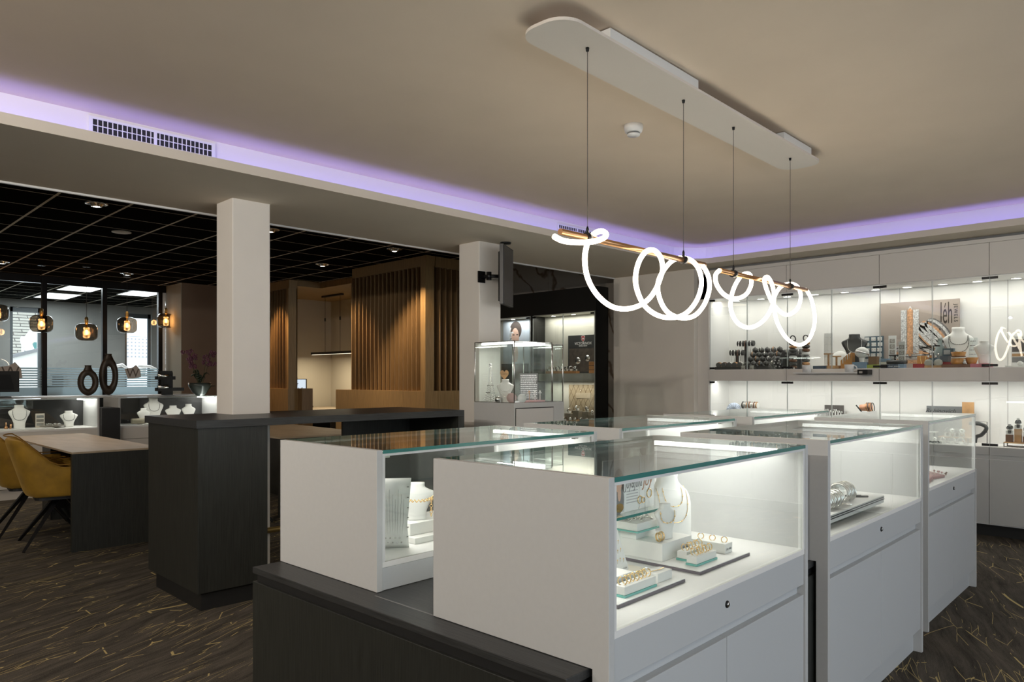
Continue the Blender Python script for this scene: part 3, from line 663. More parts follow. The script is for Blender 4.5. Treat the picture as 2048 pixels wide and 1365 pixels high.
# ================================================================== BLACK SHOWCASE IN THE MARBLE WALL
bs = thing('black_showcase', 'black framed wall showcase set before the marble wall', 'showcase', (-5.60, YF, 0)); D = 0.245
M_blk = mat('black_lacquer', (0.016, 0.016, 0.015), 0.35)
f = MB(); f.box(-2.1, 0, 0, D, 2.158, 2.46); f.box(-0.012 - 0.0, 0, 0, D, 0, 2.158)
f.box(-2.1, 0, 0, D, 0, 0.78); f.build('frame', M_blk, bs)
MB().box(-0.02, -0.012, 0.003, D, 0.78, 2.158).build('lining', mat('niche_warm', (0.66, 0.65, 0.58), 0.6), bs)
xm0, xm1 = -1.099, -1.054
MB().box(xm0, xm1, -0.002, D, 0.78, 2.158).build('mullion', M_blk, bs)
bk = MB(); bk.box(-2.1, xm0, D - 0.012, D, 0.78, 2.158); bk.box(xm1, -0.02, D - 0.012, D, 0.78, 2.158); bk.build('back_board', MATS['niche_warm'], bs)
MB().box(xm1, -0.02, 0.006, D - 0.012, 1.29, 1.39).build('shelf', MATS['niche_warm'], bs)
MB().box(xm1, -0.02, 0.006, D - 0.012, 2.15, 2.157).build('niche_top', MATS['niche_warm'], bs)
MB().box(-2.1, xm0, 0.006, D - 0.012, 2.15, 2.157).build('niche_top', MATS['niche_warm'], bs)
for xa, xb in ((xm1 + 0.004, -0.525), (-0.521, -0.014), (-1.75, xm0 - 0.004)):
    g = MB().box(xa, xb, -0.012, -0.006, 0.785, 2.152).build('glass_door', M_glass, bs)
    e = MB(); e.box(xa, xa + 0.003, -0.0125, -0.0055, 0.785, 2.152); e.box(xb - 0.003, xb, -0.0125, -0.0055, 0.785, 2.152); e.build('glass_edge', MATS['pane_edge'], g)
    MB().box(xa if xa > -1.06 and xa < -0.9 else xb - 0.06, (xa if xa > -1.06 and xa < -0.9 else xb - 0.06) + 0.055, -0.018, -0.004, 2.12, 2.14).build('hinge', M_blackmetal, g)
for px in (1026, 1107, 1147, 1185):
    x = PY(px, 630, YF + 0.12).x + 5.60
    d = MB().lathe([(0.036, -0.001), (0.040, -0.006), (0.030, -0.008)], 22, 0, Matrix.Translation((x, 0.12, 2.15)), cap=False).build('niche_spot', M_steel, bs)
    MB().lathe([(0.030, -0.0075), (1e-4, -0.0075)], 20, 0, Matrix.Translation((x, 0.12, 2.15)), cap=False).build('lamp_face', M_disc, d)
area('black_showcase_light', (-5.60 - 0.53, YF + 0.12, 2.13), (0.9, 0.12), 2.6, (1.0, 0.95, 0.85)); area('black_showcase_light', (-5.60 - 1.45, YF + 0.12, 2.13), (0.6, 0.12), 2.2, (0.95, 0.97, 1.0))
area('black_showcase_light', (-5.60 - 0.53, YF + 0.08, 1.28), (0.9, 0.05), 1.8, (1.0, 0.93, 0.82))
# white wall panels: the joint between border wall and cabinets
# ================================================================== TELEVISION ON THE FAR COLUMN
tv = thing('television', 'black flat portrait television on an arm beside the far column', 'television', (-4.51, 4.45, 2.212))
Mt = Matrix.Rotation(math.radians(30.7), 4, 'Z')
MB().box(-0.022, 0.012, -0.17, 0.17, -0.255, 0.255, 0, Mt).build('screen_body', mat('tv_grey', (0.035, 0.035, 0.037), 0.4), tv, bevel=0.003)
MB().prism([(-0.022, -0.13), (-0.022, 0.13), (-0.055, 0.09), (-0.055, -0.09)], -0.22, 0.20, 0, 'z', Mt).build('back_shell', M_black, tv)
MB().box(0.0122, 0.0130, -0.16, 0.16, -0.245, 0.245, 0, Mt).build('screen', mat('tv_screen', (0.05, 0.05, 0.055), 0.25), tv)
ar = MB(); ar.box(-0.192, -0.180, -0.17, -0.09, -0.05, 0.05); ar.tube([(-0.18, -0.13, 0.0), (-0.10, -0.12, 0.0), (-0.03, -0.02, 0.0)], 0.016, 8); ar.tube([(-0.10, -0.12, -0.035), (-0.10, -0.12, 0.035)], 0.022, 10); ar.build('wall_arm', M_blackmetal, tv)
one('ceiling_mount', MB().lathe([(0.05, 0.014), (0.045, 0.0), (1e-4, 0.0)], 20), M_blackmetal, 'small black round plate on the border beside the television', 'ceiling plate', (-4.60, 4.52, ZS - 0.0142))
# ================================================================== SLATTED OAK BOOTH WALLS
def slat_wall(label, x0, x1, y, depth_dir, ybase0, base_ext, zt=2.975, pitch=0.099):
    t = thing('slatted_booth_wall', label, 'slatted wall', (x1, y, 0)); W_ = x1 - x0
    MB().box(-W_, 0, 0.0, 0.15, 2.835, zt).build('header', M_oak, t)
    b = MB().box(-W_ - base_ext, 0.0, -0.02, 0.20, 0.0, 1.158).build('base_cabinet', M_oak, t, bevel=0.002)
    n = int(W_ / pitch)
    for i in range(n + 1):
        xx = -0.02 - i * pitch
        MB().box(xx - 0.009, xx + 0.009, 0.0, 0.12, 1.158, 2.835).build('slat', M_oakdk, t)
    MB().box(-W_, 0.0, 0.135, 0.15, 1.158, 2.835).build('back_board', M_oakdk, t)
    return t
bw = slat_wall('tall slatted oak booth wall behind the dark bar counter', -9.504, -7.718, 6.10, 1, 0, 0.43)
MB().box(-0.10, 0.0, -0.015, 0.151, 1.158, 2.834).build('corner_post', M_oak, bw)
MB().box(-0.06, 0.0, 0.16, 1.18, 2.835, 2.975).build('side_header', M_oak, bw)
MB().box(-0.20, 0.0, 0.205, 1.18, 0.0, 1.158).build('side_base', M_oak, bw)
for i in range(10):
    yy = 0.24 + i * 0.10
    MB().box(-0.12, -0.0, yy - 0.010, yy + 0.010, 1.158, 2.835).build('side_slat', M_oakdk, bw)
bw2 = slat_wall('slatted oak booth wall just right of the nearer column', -12.95, -11.25, 6.00, 1, 0, 0.0)
MB().box(-0.07, 0.0, -0.012, 0.152, 1.158, 2.834).build('corner_post', M_oak, bw2)
jb = thing('booth_side_cabinet', 'oak side cabinet at the end of the slatted wall by the monitor', 'cabinet', (-11.25, 6.16, 0))
MB().box(-0.10, 0.14, 0.0, 0.20, 0, 1.15).build('body', M_oakdk, jb, bevel=0.003); MB().box(-0.10, 0.14, 0.0, 0.20, 1.1505, 1.158).build('top', M_oak, jb)
# desk and monitor in the alcove
dk = thing('alcove_desk', 'pale stone topped desk in the alcove between the oak walls', 'desk', (-13.05, 6.45, 0))
MB().box(0, 2.6, 0, 1.40, 0.735, 0.765).build('desk_top', M_tabletop, dk, bevel=0.002); MB().box(0.0, 0.04, 0.05, 1.38, 0, 0.7345).build('side_panel', M_dark, dk); MB().box(2.56, 2.6, 0.05, 1.38, 0, 0.7345).build('side_panel', M_dark, dk)
pm = PX(586, 777, -12.55)
mo = thing('computer_monitor', 'white computer screen showing blue-grey letters on the alcove desk', 'monitor', (pm.x, pm.y, 0.766), math.radians(40))
MB().box(-0.26, 0.26, -0.012, 0.02, 0.21, 0.55).build('bezel', M_blackmetal, mo); sc_ = MB().box(-0.25, 0.25, -0.0135, -0.0125, 0.22, 0.54).build('screen', emat('screen_glow', (0.75, 0.85, 0.95), 0.75), mo)
MB().box(-0.03, 0.03, 0.02, 0.05, 0.02, 0.4).build('stand_neck', M_steel, mo); MB().box(-0.12, 0.12, -0.06, 0.10, 0.0, 0.02).build('stand_foot', M_black, mo)
text('screen_letters', 'ELS', 0.13, M_inkgrey, mo, (0.12, -0.0140, 0.34), FACE_NEGY, sx=0.9); text('screen_letters', 'iff', 0.11, M_inkgrey, mo, (0.05, -0.0140, 0.43), FACE_NEGY, sx=0.9, shear=0.3)
one('telephone', MB().prism([(-0.09, 0.0), (0.09, 0.0), (0.09, 0.03), (-0.09, 0.09)], -0.06, 0.06, 0, 'y'), M_black, 'small black desk telephone beside the monitor foot', 'telephone', (PY(607, 800, 7.2).x + 0.15, 7.2, 0.7655), math.radians(30))
# linear pendant
pa, pb = PZ(617, 590, 2.872), PZ(650, 585.5, 2.872)
lp = thing('linear_pendant', 'thin black bar pendant on two cables above the alcove desk', 'pendant light', ((pa.x + pb.x) / 2, 7.25, 1.78))
MB().box(-0.34, 0.34, -0.03, 0.03, 1.068, 1.099).build('ceiling_plate', M_black, lp); MB().box(-0.75, 0.75, -0.02, 0.02, 0, 0.045).build('bar', M_black, lp); MB().box(-0.72, 0.72, -0.015, 0.015, -0.003, -0.0005).build('diffuser', emat('bar_glow', (1, 0.88, 0.65), 2.2), lp)
for s_ in (-1, 1):
    cb = MB().tube([(s_ * 0.26, 0, 0.045), (s_ * 0.26, 0, 1.068)], 0.004, 6).build('cable', M_black, lp); MB().tube([(s_ * 0.26, 0, 0.62), (s_ * 0.26, 0, 0.68)], 0.014, 8).build('cable_grip', M_black, cb)
area('bar_light', (lp.location.x, 7.25, 1.76), (1.4, 0.04), 16, (1.0, 0.86, 0.62))

# ================================================================== TABLES AND CHAIRS
def stone_table(label, x0, x1, y0, y1, rz=0.0):
    cx, cyy = x1, y0
    t = thing('consult_table', label, 'table', (cx, cyy, 0), rz, 'stone topped consultation tables'); w = x1 - x0; d = y1 - y0
    MB().box(-w, 0, 0, d, 0.750, 0.765).build('table_top', M_tabletop, t, bevel=0.0015)
    MB().box(-0.045, -0.003, 0.003, d - 0.003, 0.0, 0.7495).build('end_panel', M_dark, t)
    MB().box(-w + 0.25, -w + 0.55, d - 0.42, d - 0.02, 0.0, 0.7495).build('pedestal', M_dark, t)
    MB().box(-w + 0.55, -0.045, d - 0.14, d - 0.10, 0.18, 0.7495).build('modesty_panel', M_black, t)
    return t
stone_table('pale stone topped table by the counter end, mustard chairs tucked in', -8.46, -6.306, 1.572, 2.215)
stone_table('pale stone topped table seen under the bar counter', -8.30, -6.48, 3.36, 4.36, math.radians(-3))

def armchair(label, loc, rz):
    t = thing('velvet_armchair', label, 'chair', loc, rz, 'mustard velvet armchairs')
    # shell: back and arms as one bent sheet; chair faces +y
    pts = []; n = 28
    sh = MB()
    ring = []
    for i in range(n + 1):
        a = math.radians(-160 + 140 * i / n * 1.0)                    # from left arm front round the back to right arm front
        u = i / n
        ang = math.radians(180 + 20 * 0) + 0
        th_ = math.pi * u                                             # 0..pi
        # U-shaped plan
        if u < 0.30: x, y = -0.265, 0.24 - 0.38 * (u / 0.30)
        elif u > 0.70: x, y = 0.265, 0.24 - 0.38 * ((1 - u) / 0.30)
        else:
            a = math.pi + math.pi * (u - 0.30) / 0.40; x, y = 0.265 * math.cos(a), -0.14 + 0.115 * math.sin(a)
        back = max(0.0, min(1.0, (-0.04 - y) / 0.16)); bk = back * back * (3 - 2 * back)
        top = 0.635 + (0.865 - 0.635) * bk
        lean = 0.12 * bk
        ring.append((x, y, top, lean))
    rows = 6; v = []
    for x, y, top, lean in ring:
        for k in range(rows + 1):
            q = k / rows; z = 0.40 + (top - 0.40) * q
            sx_ = 0.86 + 0.14 * min(1, q * 1.5)
            v.append((x * sx_ * (1 - 0.10 * lean / 0.12 * q), y * (0.92 + 0.08 * q) - lean * q, z))
    f = []
    for i in range(n):
        for k in range(rows): f.append((i * (rows + 1) + k, (i + 1) * (rows + 1) + k, (i + 1) * (rows + 1) + k + 1, i * (rows + 1) + k + 1))
    sh.add(v, f, 0, True)
    o = sh.build('back_shell', M_velvet, t, solid=0.045, subsurf=1)
    pp = MB(); pp.tube([Vector(v[i * (rows + 1) + rows]) + Vector((0, -0.018, 0.018)) for i in range(n + 1)], 0.005, 6); pp.build('piping', mat('mustard_piping', (0.24, 0.12, 0.01), 0.8), o)
    st_ = MB(); P = rrect(-0.235, 0.235, -0.22, 0.27, 0.08, 6)
    st_.prism(P, 0.40, 0.50); st_.build('seat', M_velvet, t, bevel=0.02)
    MB().prism(rrect(-0.20, 0.20, -0.20, 0.24, 0.06, 5), 0.375, 0.40).build('seat_base', M_black, t)
    for sx_, sy_ in ((-1, -1), (1, -1), (-1, 1), (1, 1)):
        MB().tube([(sx_ * 0.05, sy_ * 0.03, 0.375), (sx_ * 0.26, sy_ * 0.28, 0.003)], [0.024, 0.013], 4, smooth=False).build('leg', M_blackmetal, t)
    return t
ach = armchair('mustard velvet armchair nearest the end panel of the table', (-6.79, 1.625, 0), math.radians(-8))
def chair_copy(label, loc, rz): return dup(ach, loc, rz, label)
chair_copy('mustard velvet armchair second along the table, by the photo edge', (-7.50, 1.585, 0), math.radians(-6))
chair_copy('orange-lit velvet armchair behind the far table, nearer the white column two', (-7.05, 4.98, 0), math.radians(172))
chair_copy('velvet armchair behind the far table, left of its neighbour', (-7.80, 4.96, 0), math.radians(178))
chair_copy('velvet armchair glimpsed between the counter body and the white display case', (-6.62, 2.96, 0), math.radians(-4))

# ================================================================== LEFT SHOWCASES
def wall_case(label, y0, y1, xf):
    D_ = 0.58; L = y1 - y0; th = 0.022; h = 1.10
    t = thing('display_counter', label, 'display counter', (xf, y0, 0), 0, 'glass display counters by the glazed partition')
    for yy in (0, L - th): MB().box(-D_, 0, yy, yy + th, 0, h).build('end_panel', M_side, t, bevel=0.001)
    MB().box(-D_ + 0.01, -0.004, th, L - th, 0.735, 0.755).build('deck', M_deck, t)
    MB().box(-0.03, -0.006, th, L - th, 0.60, 0.7345).build('drawer_front', M_cab, t); MB().box(-0.03, -0.006, th, L - th, 0.12, 0.595).build('door', M_cab, t); MB().box(-0.06, -0.03, th, L - th, 0, 0.115).build('kick_plate', M_cab, t)
    MB().box(-D_, -0.0, th, L - th, h - 0.012, h - 0.001).build('glass_top', M_gtop, t)
    MB().box(-0.012, -0.005, th + 0.005, L - th - 0.005, 0.756, h - 0.0125).build('glass_front', M_glass, t)
    MB().box(-D_, -D_ + 0.012, th, L - th, 0.0, h - 0.0125).build('back_panel', mat('smoky_back', (0.035, 0.035, 0.035), 0.12), t)
    b = MB().box(-D_ + 0.05, -0.05, L - th - 0.08, L - th - 0.05, h - 0.030, h - 0.014).build('light_bar', M_gt, t)
    area('counter_light', (xf - 0.10, (y0 + y1) / 2, h - 0.035), (0.02, L * 0.8), 1.0, (1.0, 0.97, 0.9)).rotation_euler = (0, 0, 0)  # added light along the front, where no bar is fitted
    area('counter_light', (xf - D_ / 2, y1 - 0.09, h - 0.035), (0.45, 0.02), 0.4, (1.0, 0.97, 0.92)).rotation_euler = (0, 0, 0)
    return t
XW = -9.50
wall_case('glass display counter holding two busts, cut by the photo edge', 0.85, 2.655, XW)
wall_case('glass display counter below the orchid, partly behind the bar counter', 2.86, 4.10, XW)
one('stone_pedestal', MB().box(-0.42, 0.0, 0.0, 0.198, 0, 0.98), M_black, 'black block pedestal standing between the two display counters', 'pedestal', (-9.42, 2.657, 0), bevel=0.002)
bc = thing('back_counter', 'white topped back counter behind the display counters, carrying vases', 'counter', (-10.12, 0.4, 0))
MB().box(-0.55, 0, 0, 3.75, 1.085, 1.11).build('worktop', M_white, bc, bevel=0.002); MB().box(-0.53, -0.02, 0.02, 3.73, 0.0, 1.0845).build('body', M_dark, bc)
def ring_vase(label, px0, px1, pyt, pyb, x, neck):
    a = PX(px0, 780, x); b_ = PX(px1, 780, x); yc = (a.y + b_.y) / 2; w = (b_.y - a.y) / 2 * 1.0
    zb_, zt_ = 1.1105, PX((px0 + px1) / 2, pyt, x).z; H = zt_ - zb_
    t = thing('carved_vase', label, 'vase', (x, yc, zb_), 0, 'dark carved vases with an open middle')
    hb = H * (1 - neck); n = 40; v = []; f = []; seg = 12
    for i in range(n):
        a_ = 2 * math.pi * i / n; ro = (w, hb / 2); ri = (w * 0.42, hb / 2 * 0.50)
        cx_, cz_ = math.cos(a_), math.sin(a_)
        mid = Vector((0, (ro[0] + ri[0]) / 2 * cx_, hb / 2 + (ro[1] + ri[1]) / 2 * cz_)); out = Vector((0, (ro[0] - ri[0]) / 2 * cx_, (ro[1] - ri[1]) / 2 * cz_))
        for k in range(seg):
            g_ = 2 * math.pi * k / seg; v.append(mid + out * math.cos(g_) + Vector((0.055, 0, 0)) * math.sin(g_))
    for i in range(n):
        j = (i + 1) % n
        for k in range(seg): l = (k + 1) % seg; f.append((i * seg + k, i * seg + l, j * seg + l, j * seg + k))
    o = MB().add([(p[0], p[1], max(0, p[2])) for p in v], f, 0, True)
    o.build('body', M_teak, t)
    MB().lathe([(0.060, hb - 0.035), (0.036, hb + H * neck * 0.5), (0.040, H), (0.028, H), (0.026, hb)], 20, 0, Matrix.Diagonal((0.8, 1, 1, 1)), cap=False).build('neck', M_teak, t)
ring_vase('shorter dark carved vase with an oval hole through it', 155, 197, 731, 794, -10.35, 0.12)
ring_vase('taller dark carved vase with a long oval hole through it', 198, 236, 708, 793, -10.42, 0.07)
# orchid
po_ = PX(400, 794, -10.3)
orc = thing('potted_orchid', 'potted purple orchid with two flowering stems in a dark bowl', 'potted plant', (-9.95, PX(400, 794, -9.95).y, 1.101))
oc = orc.location
MB().lathe([(0.05, 0), (0.09, 0.03), (0.145, 0.12), (0.150, 0.165), (0.135, 0.165), (0.12, 0.12), (1e-4, 0.10)], 28).build('bowl', mat('dark_ceramic', (0.04, 0.05, 0.045), 0.2), orc)
M_leaf = mat('orchid_leaf', (0.02, 0.035, 0.018), 0.4); M_pet = mat('orchid_petal', (0.16, 0.055, 0.09), 0.6); M_stem = mat('orchid_stem', (0.10, 0.10, 0.05), 0.6)
lf = MB()
for k, (dy, dx, hh, ln) in enumerate(((-0.10, 0.02, 0.16, 0.16), (-0.06, -0.03, 0.22, 0.1), (0.10, 0.02, 0.18, 0.14), (0.05, 0.03, 0.12, 0.10), (0.17, 0.0, -0.02, 0.2), (-0.02, 0.04, 0.14, 0.12), (0.02, -0.03, 0.15, 0.1))):
    P = [Vector((dx * q, dy * q * 1.2, 0.14 + hh * math.sin(q * 2.2) * 0.9)) for q in [i / 8 for i in range(9)]]
    for i in range(8):
        wA = 0.035 * math.sin(math.pi * (i + 0.3) / 9); wB = 0.035 * math.sin(math.pi * (i + 1.3) / 9.6)
        u_ = Vector((0.7, 0.5, 0.2)) if dy < 0 else Vector((0.7, -0.5, 0.2))
        lf.add([P[i] - u_ * wA, P[i] + u_ * wA, P[i + 1] + u_ * wB, P[i + 1] - u_ * wB], [(0, 1, 2, 3)], 0, True)
lf.build('leaf', M_leaf, orc, solid=0.004)
rnd = random.Random(3)
for sx_, tops in ((-1, ((-0.13, 0.60), (-0.08, 0.56))), (1, ((0.13, 0.60), (0.09, 0.57)))):
    for ty, tz in tops:
        P = catmull([(0, 0.02 * sx_, 0.12), (0.01, ty * 0.55, 0.30), (0.0, ty * 0.9, 0.46), (0.02, ty * 1.2, tz)], 6)
        st_ = MB().tube(P, 0.0045, 6).build('stem', M_stem, orc)
        fb = MB()
        for q in range(9):
            c_ = Vector((rnd.uniform(-0.05, 0.05), ty * 1.15 + rnd.uniform(-0.07, 0.07), tz - 0.10 + rnd.uniform(-0.08, 0.10)))
            for k in range(5):
                a_ = 2 * math.pi * k / 5 + rnd.random(); d_ = Vector((0.35 * rnd.uniform(-1, 1), math.cos(a_), math.sin(a_))) * 0.017
                fb.ball(c_ + d_, 0.014, 6, 4, 0, (0.5, 1, 1))
        fb.build('blossom', M_pet, st_)
# small stacked dark rack left of the orchid
rk = thing('bracelet_rack', 'black stepped stand with silver rolls beside the orchid', 'display stand', (-10.05, PX(330, 780, -10.05).y, 1.1115))
MB().box(-0.05, 0.0, -0.03, 0.10, 0, 0.30).build('post', M_black, rk)
for z_, y0_, y1_ in ((0.05, -0.10, 0.23), (0.20, -0.10, 0.12), (0.27, -0.06, 0.08)):
    MB().box(-0.08, 0.04, y0_, y1_, z_, z_ + 0.045).build('arm', M_black, rk)
for z_ in (0.105, 0.255):
    MB().tube([(0.02, -0.10, z_), (0.02, 0.03, z_)], 0.028, 14).build('silver_roll', M_silver, rk)
# monitor at the left edge (back view) and decals with a W
pmn = PX(10, 780, -9.95)
mt = thing('till_monitor', 'black monitor seen from behind at the photo edge', 'monitor', (-9.95, pmn.y - 0.08, 1.1115), math.radians(8))
MB().box(-0.02, 0.02, -0.30, 0.22, 0.06, 0.30).build('bezel', M_black, mt, bevel=0.004); MB().prism([(-0.22, 0.09), (0.16, 0.09), (0.12, 0.26), (-0.20, 0.26)], 0.02, 0.05, 0, 'x').build('back_shell', M_blackmetal, mt); MB().box(-0.08, 0.08, -0.12, 0.12, 0, 0.012).build('stand_foot', M_black, mt); MB().box(-0.015, 0.015, -0.03, 0.03, 0.0125, 0.06).build('stand_neck', M_black, mt)
for px, py, lab, sc in ((21, 745, 'frosted letter W sign on the glass above the black monitor', 1.0), (266, 746, 'frosted letter W sign on the glass beside the tall vase', 0.85)):
    p = PX(px, py, XP + 0.03)
    w_ = thing('window_sign', lab, 'sign', (XP + 0.020, p.y, p.z), 0, 'letter signs on the glazed partition')
    MB().prism([(-0.16 * sc, 0.08 * sc), (-0.02 * sc, 0.10 * sc), (0.06 * sc, 0.16 * sc), (0.14 * sc, 0.06 * sc), (0.16 * sc, -0.09 * sc), (0.0, -0.12 * sc), (-0.10 * sc, -0.12 * sc)], 0, 0.004, 0, 'x').build('sheet', mat('sign_white', (0.75, 0.78, 0.80), 0.6), w_)
    text('letter', 'W', 0.26 * sc, M_inkgrey, w_, (0.005, 0.0, -0.01), FACE_POSX, sx=0.9)
one('cardboard_box', MB().box(-0.1, 0, 0, 0.24, 0, 0.19).box(-0.1, 0, 0, 0.24, 0.19, 0.192, 0), mat('cardboard', (0.26, 0.24, 0.19), 0.8), 'plain beige box standing behind the glazed partition', 'box', (XP - 0.1, PX(90, 780, XP - 0.1).y, 1.03))
one('window_ledge', MB().box(-0.45, -0.01, 2.9, 4.85, 0.98, 1.03), M_white, 'long pale ledge running behind the glazed partition', 'ledge', (XP - 0.04, 0, 0))
one('desk_lamp', MB().tube([(0, -0.25, 0.10), (0, -0.05, 0.16), (0, 0.12, 0.02)], 0.03, 8), M_white, 'white bent desk lamp arm behind the glass near the taller vase', 'desk lamp', (-14.9, PX(250, 735, -14.9).y, 1.425))
one('desk_lamp', MB().tube([(0, -0.22, 0.14), (0, 0.0, 0.13), (0, 0.25, 0.0)], 0.03, 8), M_white, 'white bent desk lamp arm behind the glass beside the olive wall', 'desk lamp', (-14.9, PX(300, 732, -14.9).y, 1.425))
one('white_pot', MB().lathe([(0.07, 0), (0.11, 0.2), (0.10, 0.2), (0.06, 0.01), (1e-4, 0.01)], 20), M_white, 'white flower pot on the sill behind the glass', 'pot', (-15.25, PX(282, 735, -15.25).y, 1.3955))
one('back_room_desk', MB().box(-0.8, 0, -1.4, 1.4, 1.36, 1.395).box(-0.78, -0.02, -1.38, -1.3, 0, 1.36).box(-0.78, -0.02, 1.3, 1.38, 0, 1.36), M_white, 'white high desk in the room behind the partition', 'desk', (-14.6, PX(280, 735, -15.0).y, 0))

# ================================================================== SMOKED PENDANTS
def smoked(label, px, pyc, w, pyt):
    D_ = 0.29 * FPX / w; c_ = EP + ray(px, pyc) * D_
    h = 0.255; H = ZB - c_.z
    t = thing('smoked_pendant', label, 'pendant light', (c_.x, c_.y, c_.z), 0, 'smoked glass pendants before the glazed partition')
    k = 0.145
    prof = [(0.03, -h / 2), (0.085, -h / 2 + 0.004), (0.128, -h / 2 + 0.03), (k, -h / 2 + 0.075), (k, h / 2 - 0.075), (0.128, h / 2 - 0.03), (0.085, h / 2 - 0.004), (0.028, h / 2)]
    P = [(p.x, p.y) for p in catmull([(a, b_, 0) for a, b_ in prof], 4)]
    MB().lathe(P, 32, cap=False).build('glass_shade', M_smoke, t)
    MB().lathe([(0.022, h / 2 - 0.01), (0.024, h / 2 + 0.085), (0.006, h / 2 + 0.10)], 16).build('socket', M_brass, t)
    MB().tube([(0, 0, h / 2 + 0.095), (0, 0, H - 0.02)], 0.0035, 6).build('cord', M_black, t)
    MB().lathe([(0.05, H - 0.02), (0.05, H - 0.001)], 20).build('ceiling_rose', M_black, t)
    b = MB().ball((0, 0, -0.005), 0.062, 16, 10).build('bulb', glassmat('bulb_glass', (1, 0.93, 0.82), 1.0, 0.05), t)
    MB().lathe([(0.008, -0.035), (0.017, -0.02), (0.017, 0.02), (0.008, 0.04)], 10).build('filament', M_bulb, b)
    MB().lathe([(0.012, 0.055), (0.018, 0.07), (0.012, 0.12)], 12).build('bulb_cap', M_brass, b)
    point('pendant_glow', (c_.x, c_.y, c_.z), 5.0, (1.0, 0.60, 0.28), 0.05)
    return t
smoked('smoked glass pendant cut by the photo edge', -5, 626, 38, 0)
smoked('smoked glass pendant in front of the window, first dark post behind', 83, 648, 40, 536)
smoked('smoked glass pendant hanging lowest, above the two carved vases', 173, 665, 39.5, 536)
smoked('smoked glass pendant half before the bright second window', 254, 651, 36, 535)
smoked('smoked glass pendant hanging before the olive wall', 332, 642, 33, 550)

# ================================================================== OUTSIDE THE BACK WINDOWS
nb = thing('house_outside', 'pale neighbouring house with a steep tiled roof seen through the window', 'house', (-27.0, 2.0, 0))
def roof_tiles():
    m = bpy.data.materials.new('roof_tiles'); m.use_nodes = True; nt = m.node_tree; N = nt.nodes; L = nt.links; b = N['Principled BSDF']; b.inputs['Roughness'].default_value = 0.8
    tc = N.new('ShaderNodeTexCoord'); br = N.new('ShaderNodeTexBrick'); br.inputs['Color1'].default_value = (0.42, 0.40, 0.34, 1); br.inputs['Color2'].default_value = (0.34, 0.32, 0.27, 1); br.inputs['Mortar'].default_value = (0.10, 0.09, 0.08, 1)
    br.inputs['Scale'].default_value = 1; br.inputs['Brick Width'].default_value = 0.5; br.inputs['Row Height'].default_value = 0.10; br.inputs['Mortar Size'].default_value = 0.014
    mp = N.new('ShaderNodeMapping'); mp.inputs['Rotation'].default_value = (0, -R90, R90); L.new(tc.outputs['Object'], mp.inputs[0]); L.new(mp.outputs[0], br.inputs['Vector']); L.new(br.outputs['Color'], b.inputs['Base Color']); return m
M_house = mat('house_render', (0.62, 0.60, 0.55), 0.9)
MB().box(-3, 0, -2.0, 3.5, -3.0, 1.85).build('wall', M_house, nb)
rf = MB(); rf.add([(0.2, 2.1, 1.85), (0.2, 5.2, 1.85), (-2.8, 5.2, 4.9), (-2.8, 2.1, 4.9)], [(0, 1, 2, 3)]); rf.add([(-2.8, 2.1, 4.85), (-2.8, 5.2, 4.85), (-5, 5.2, 2), (-5, 2.1, 2)], [(0, 1, 2, 3)])
rf.build('roof', roof_tiles(), nb, solid=0.06)
an = thing('annexe_outside', 'small pale gable with a teal window in front of the tiled roof', 'house', (-25.5, 0, 0))
ya, yb = PX(52, 700, -25.5).y, PX(90, 700, -25.5).y
MB().prism([(ya, 0.0), (yb, 0.0), (yb, 2.6), ((ya + yb) / 2, 2.85), (ya, 2.45)], -0.6, 0, 0, 'x').build('wall', M_house, an)
MB().box(0.0, 0.03, PX(66, 700, -25.5).y, PX(73, 700, -25.5).y, 1.95, 2.4).build('window', mat('teal_window', (0.10, 0.25, 0.24), 0.3), an)
ds = thing('satellite_dish', 'grey satellite dish on the low roof outside the window', 'satellite dish', (-24.5, PX(50, 700, -24.5).y, PX(50, 694, -24.5).z))
Md = Matrix.Rotation(math.radians(-60), 4, 'X') @ Matrix.Rotation(math.radians(35), 4, 'Y')
MB().lathe([(1e-4, 0.0), (0.15, 0.015), (0.28, 0.06), (0.30, 0.075), (0.28, 0.075), (0.15, 0.03), (1e-4, 0.015)], 24, 0, Md, cap=False).build('dish', M_steel, ds); MB().tube([(0, 0, 0), (0, -0.1, -0.9)], 0.03, 8).build('mast', M_steel, ds)
lr = thing('low_roof', 'low light roof with a sloping ridge below the satellite dish', 'roof', (-24.0, 0, 0))
y0_, y1_ = PX(15, 720, -24.0).y, PX(92, 720, -24.0).y
MB().prism([(y0_, -1.0), (y1_, -1.0), (y1_, PX(92, 697, -24).z), (y0_, PX(15, 716, -24).z)], -1.2, -0.3, 0, 'x').build('wall', M_house, lr)
MB().tube([(-0.25, y0_, PX(15, 716, -24).z), (-0.25, y1_, PX(92, 697, -24).z)], 0.05, 8).build('ridge', M_inkgrey, lr)
sw_ = thing('perforated_facade', 'white perforated facade screen outside the second window', 'facade', (-25.0, 0, 0))
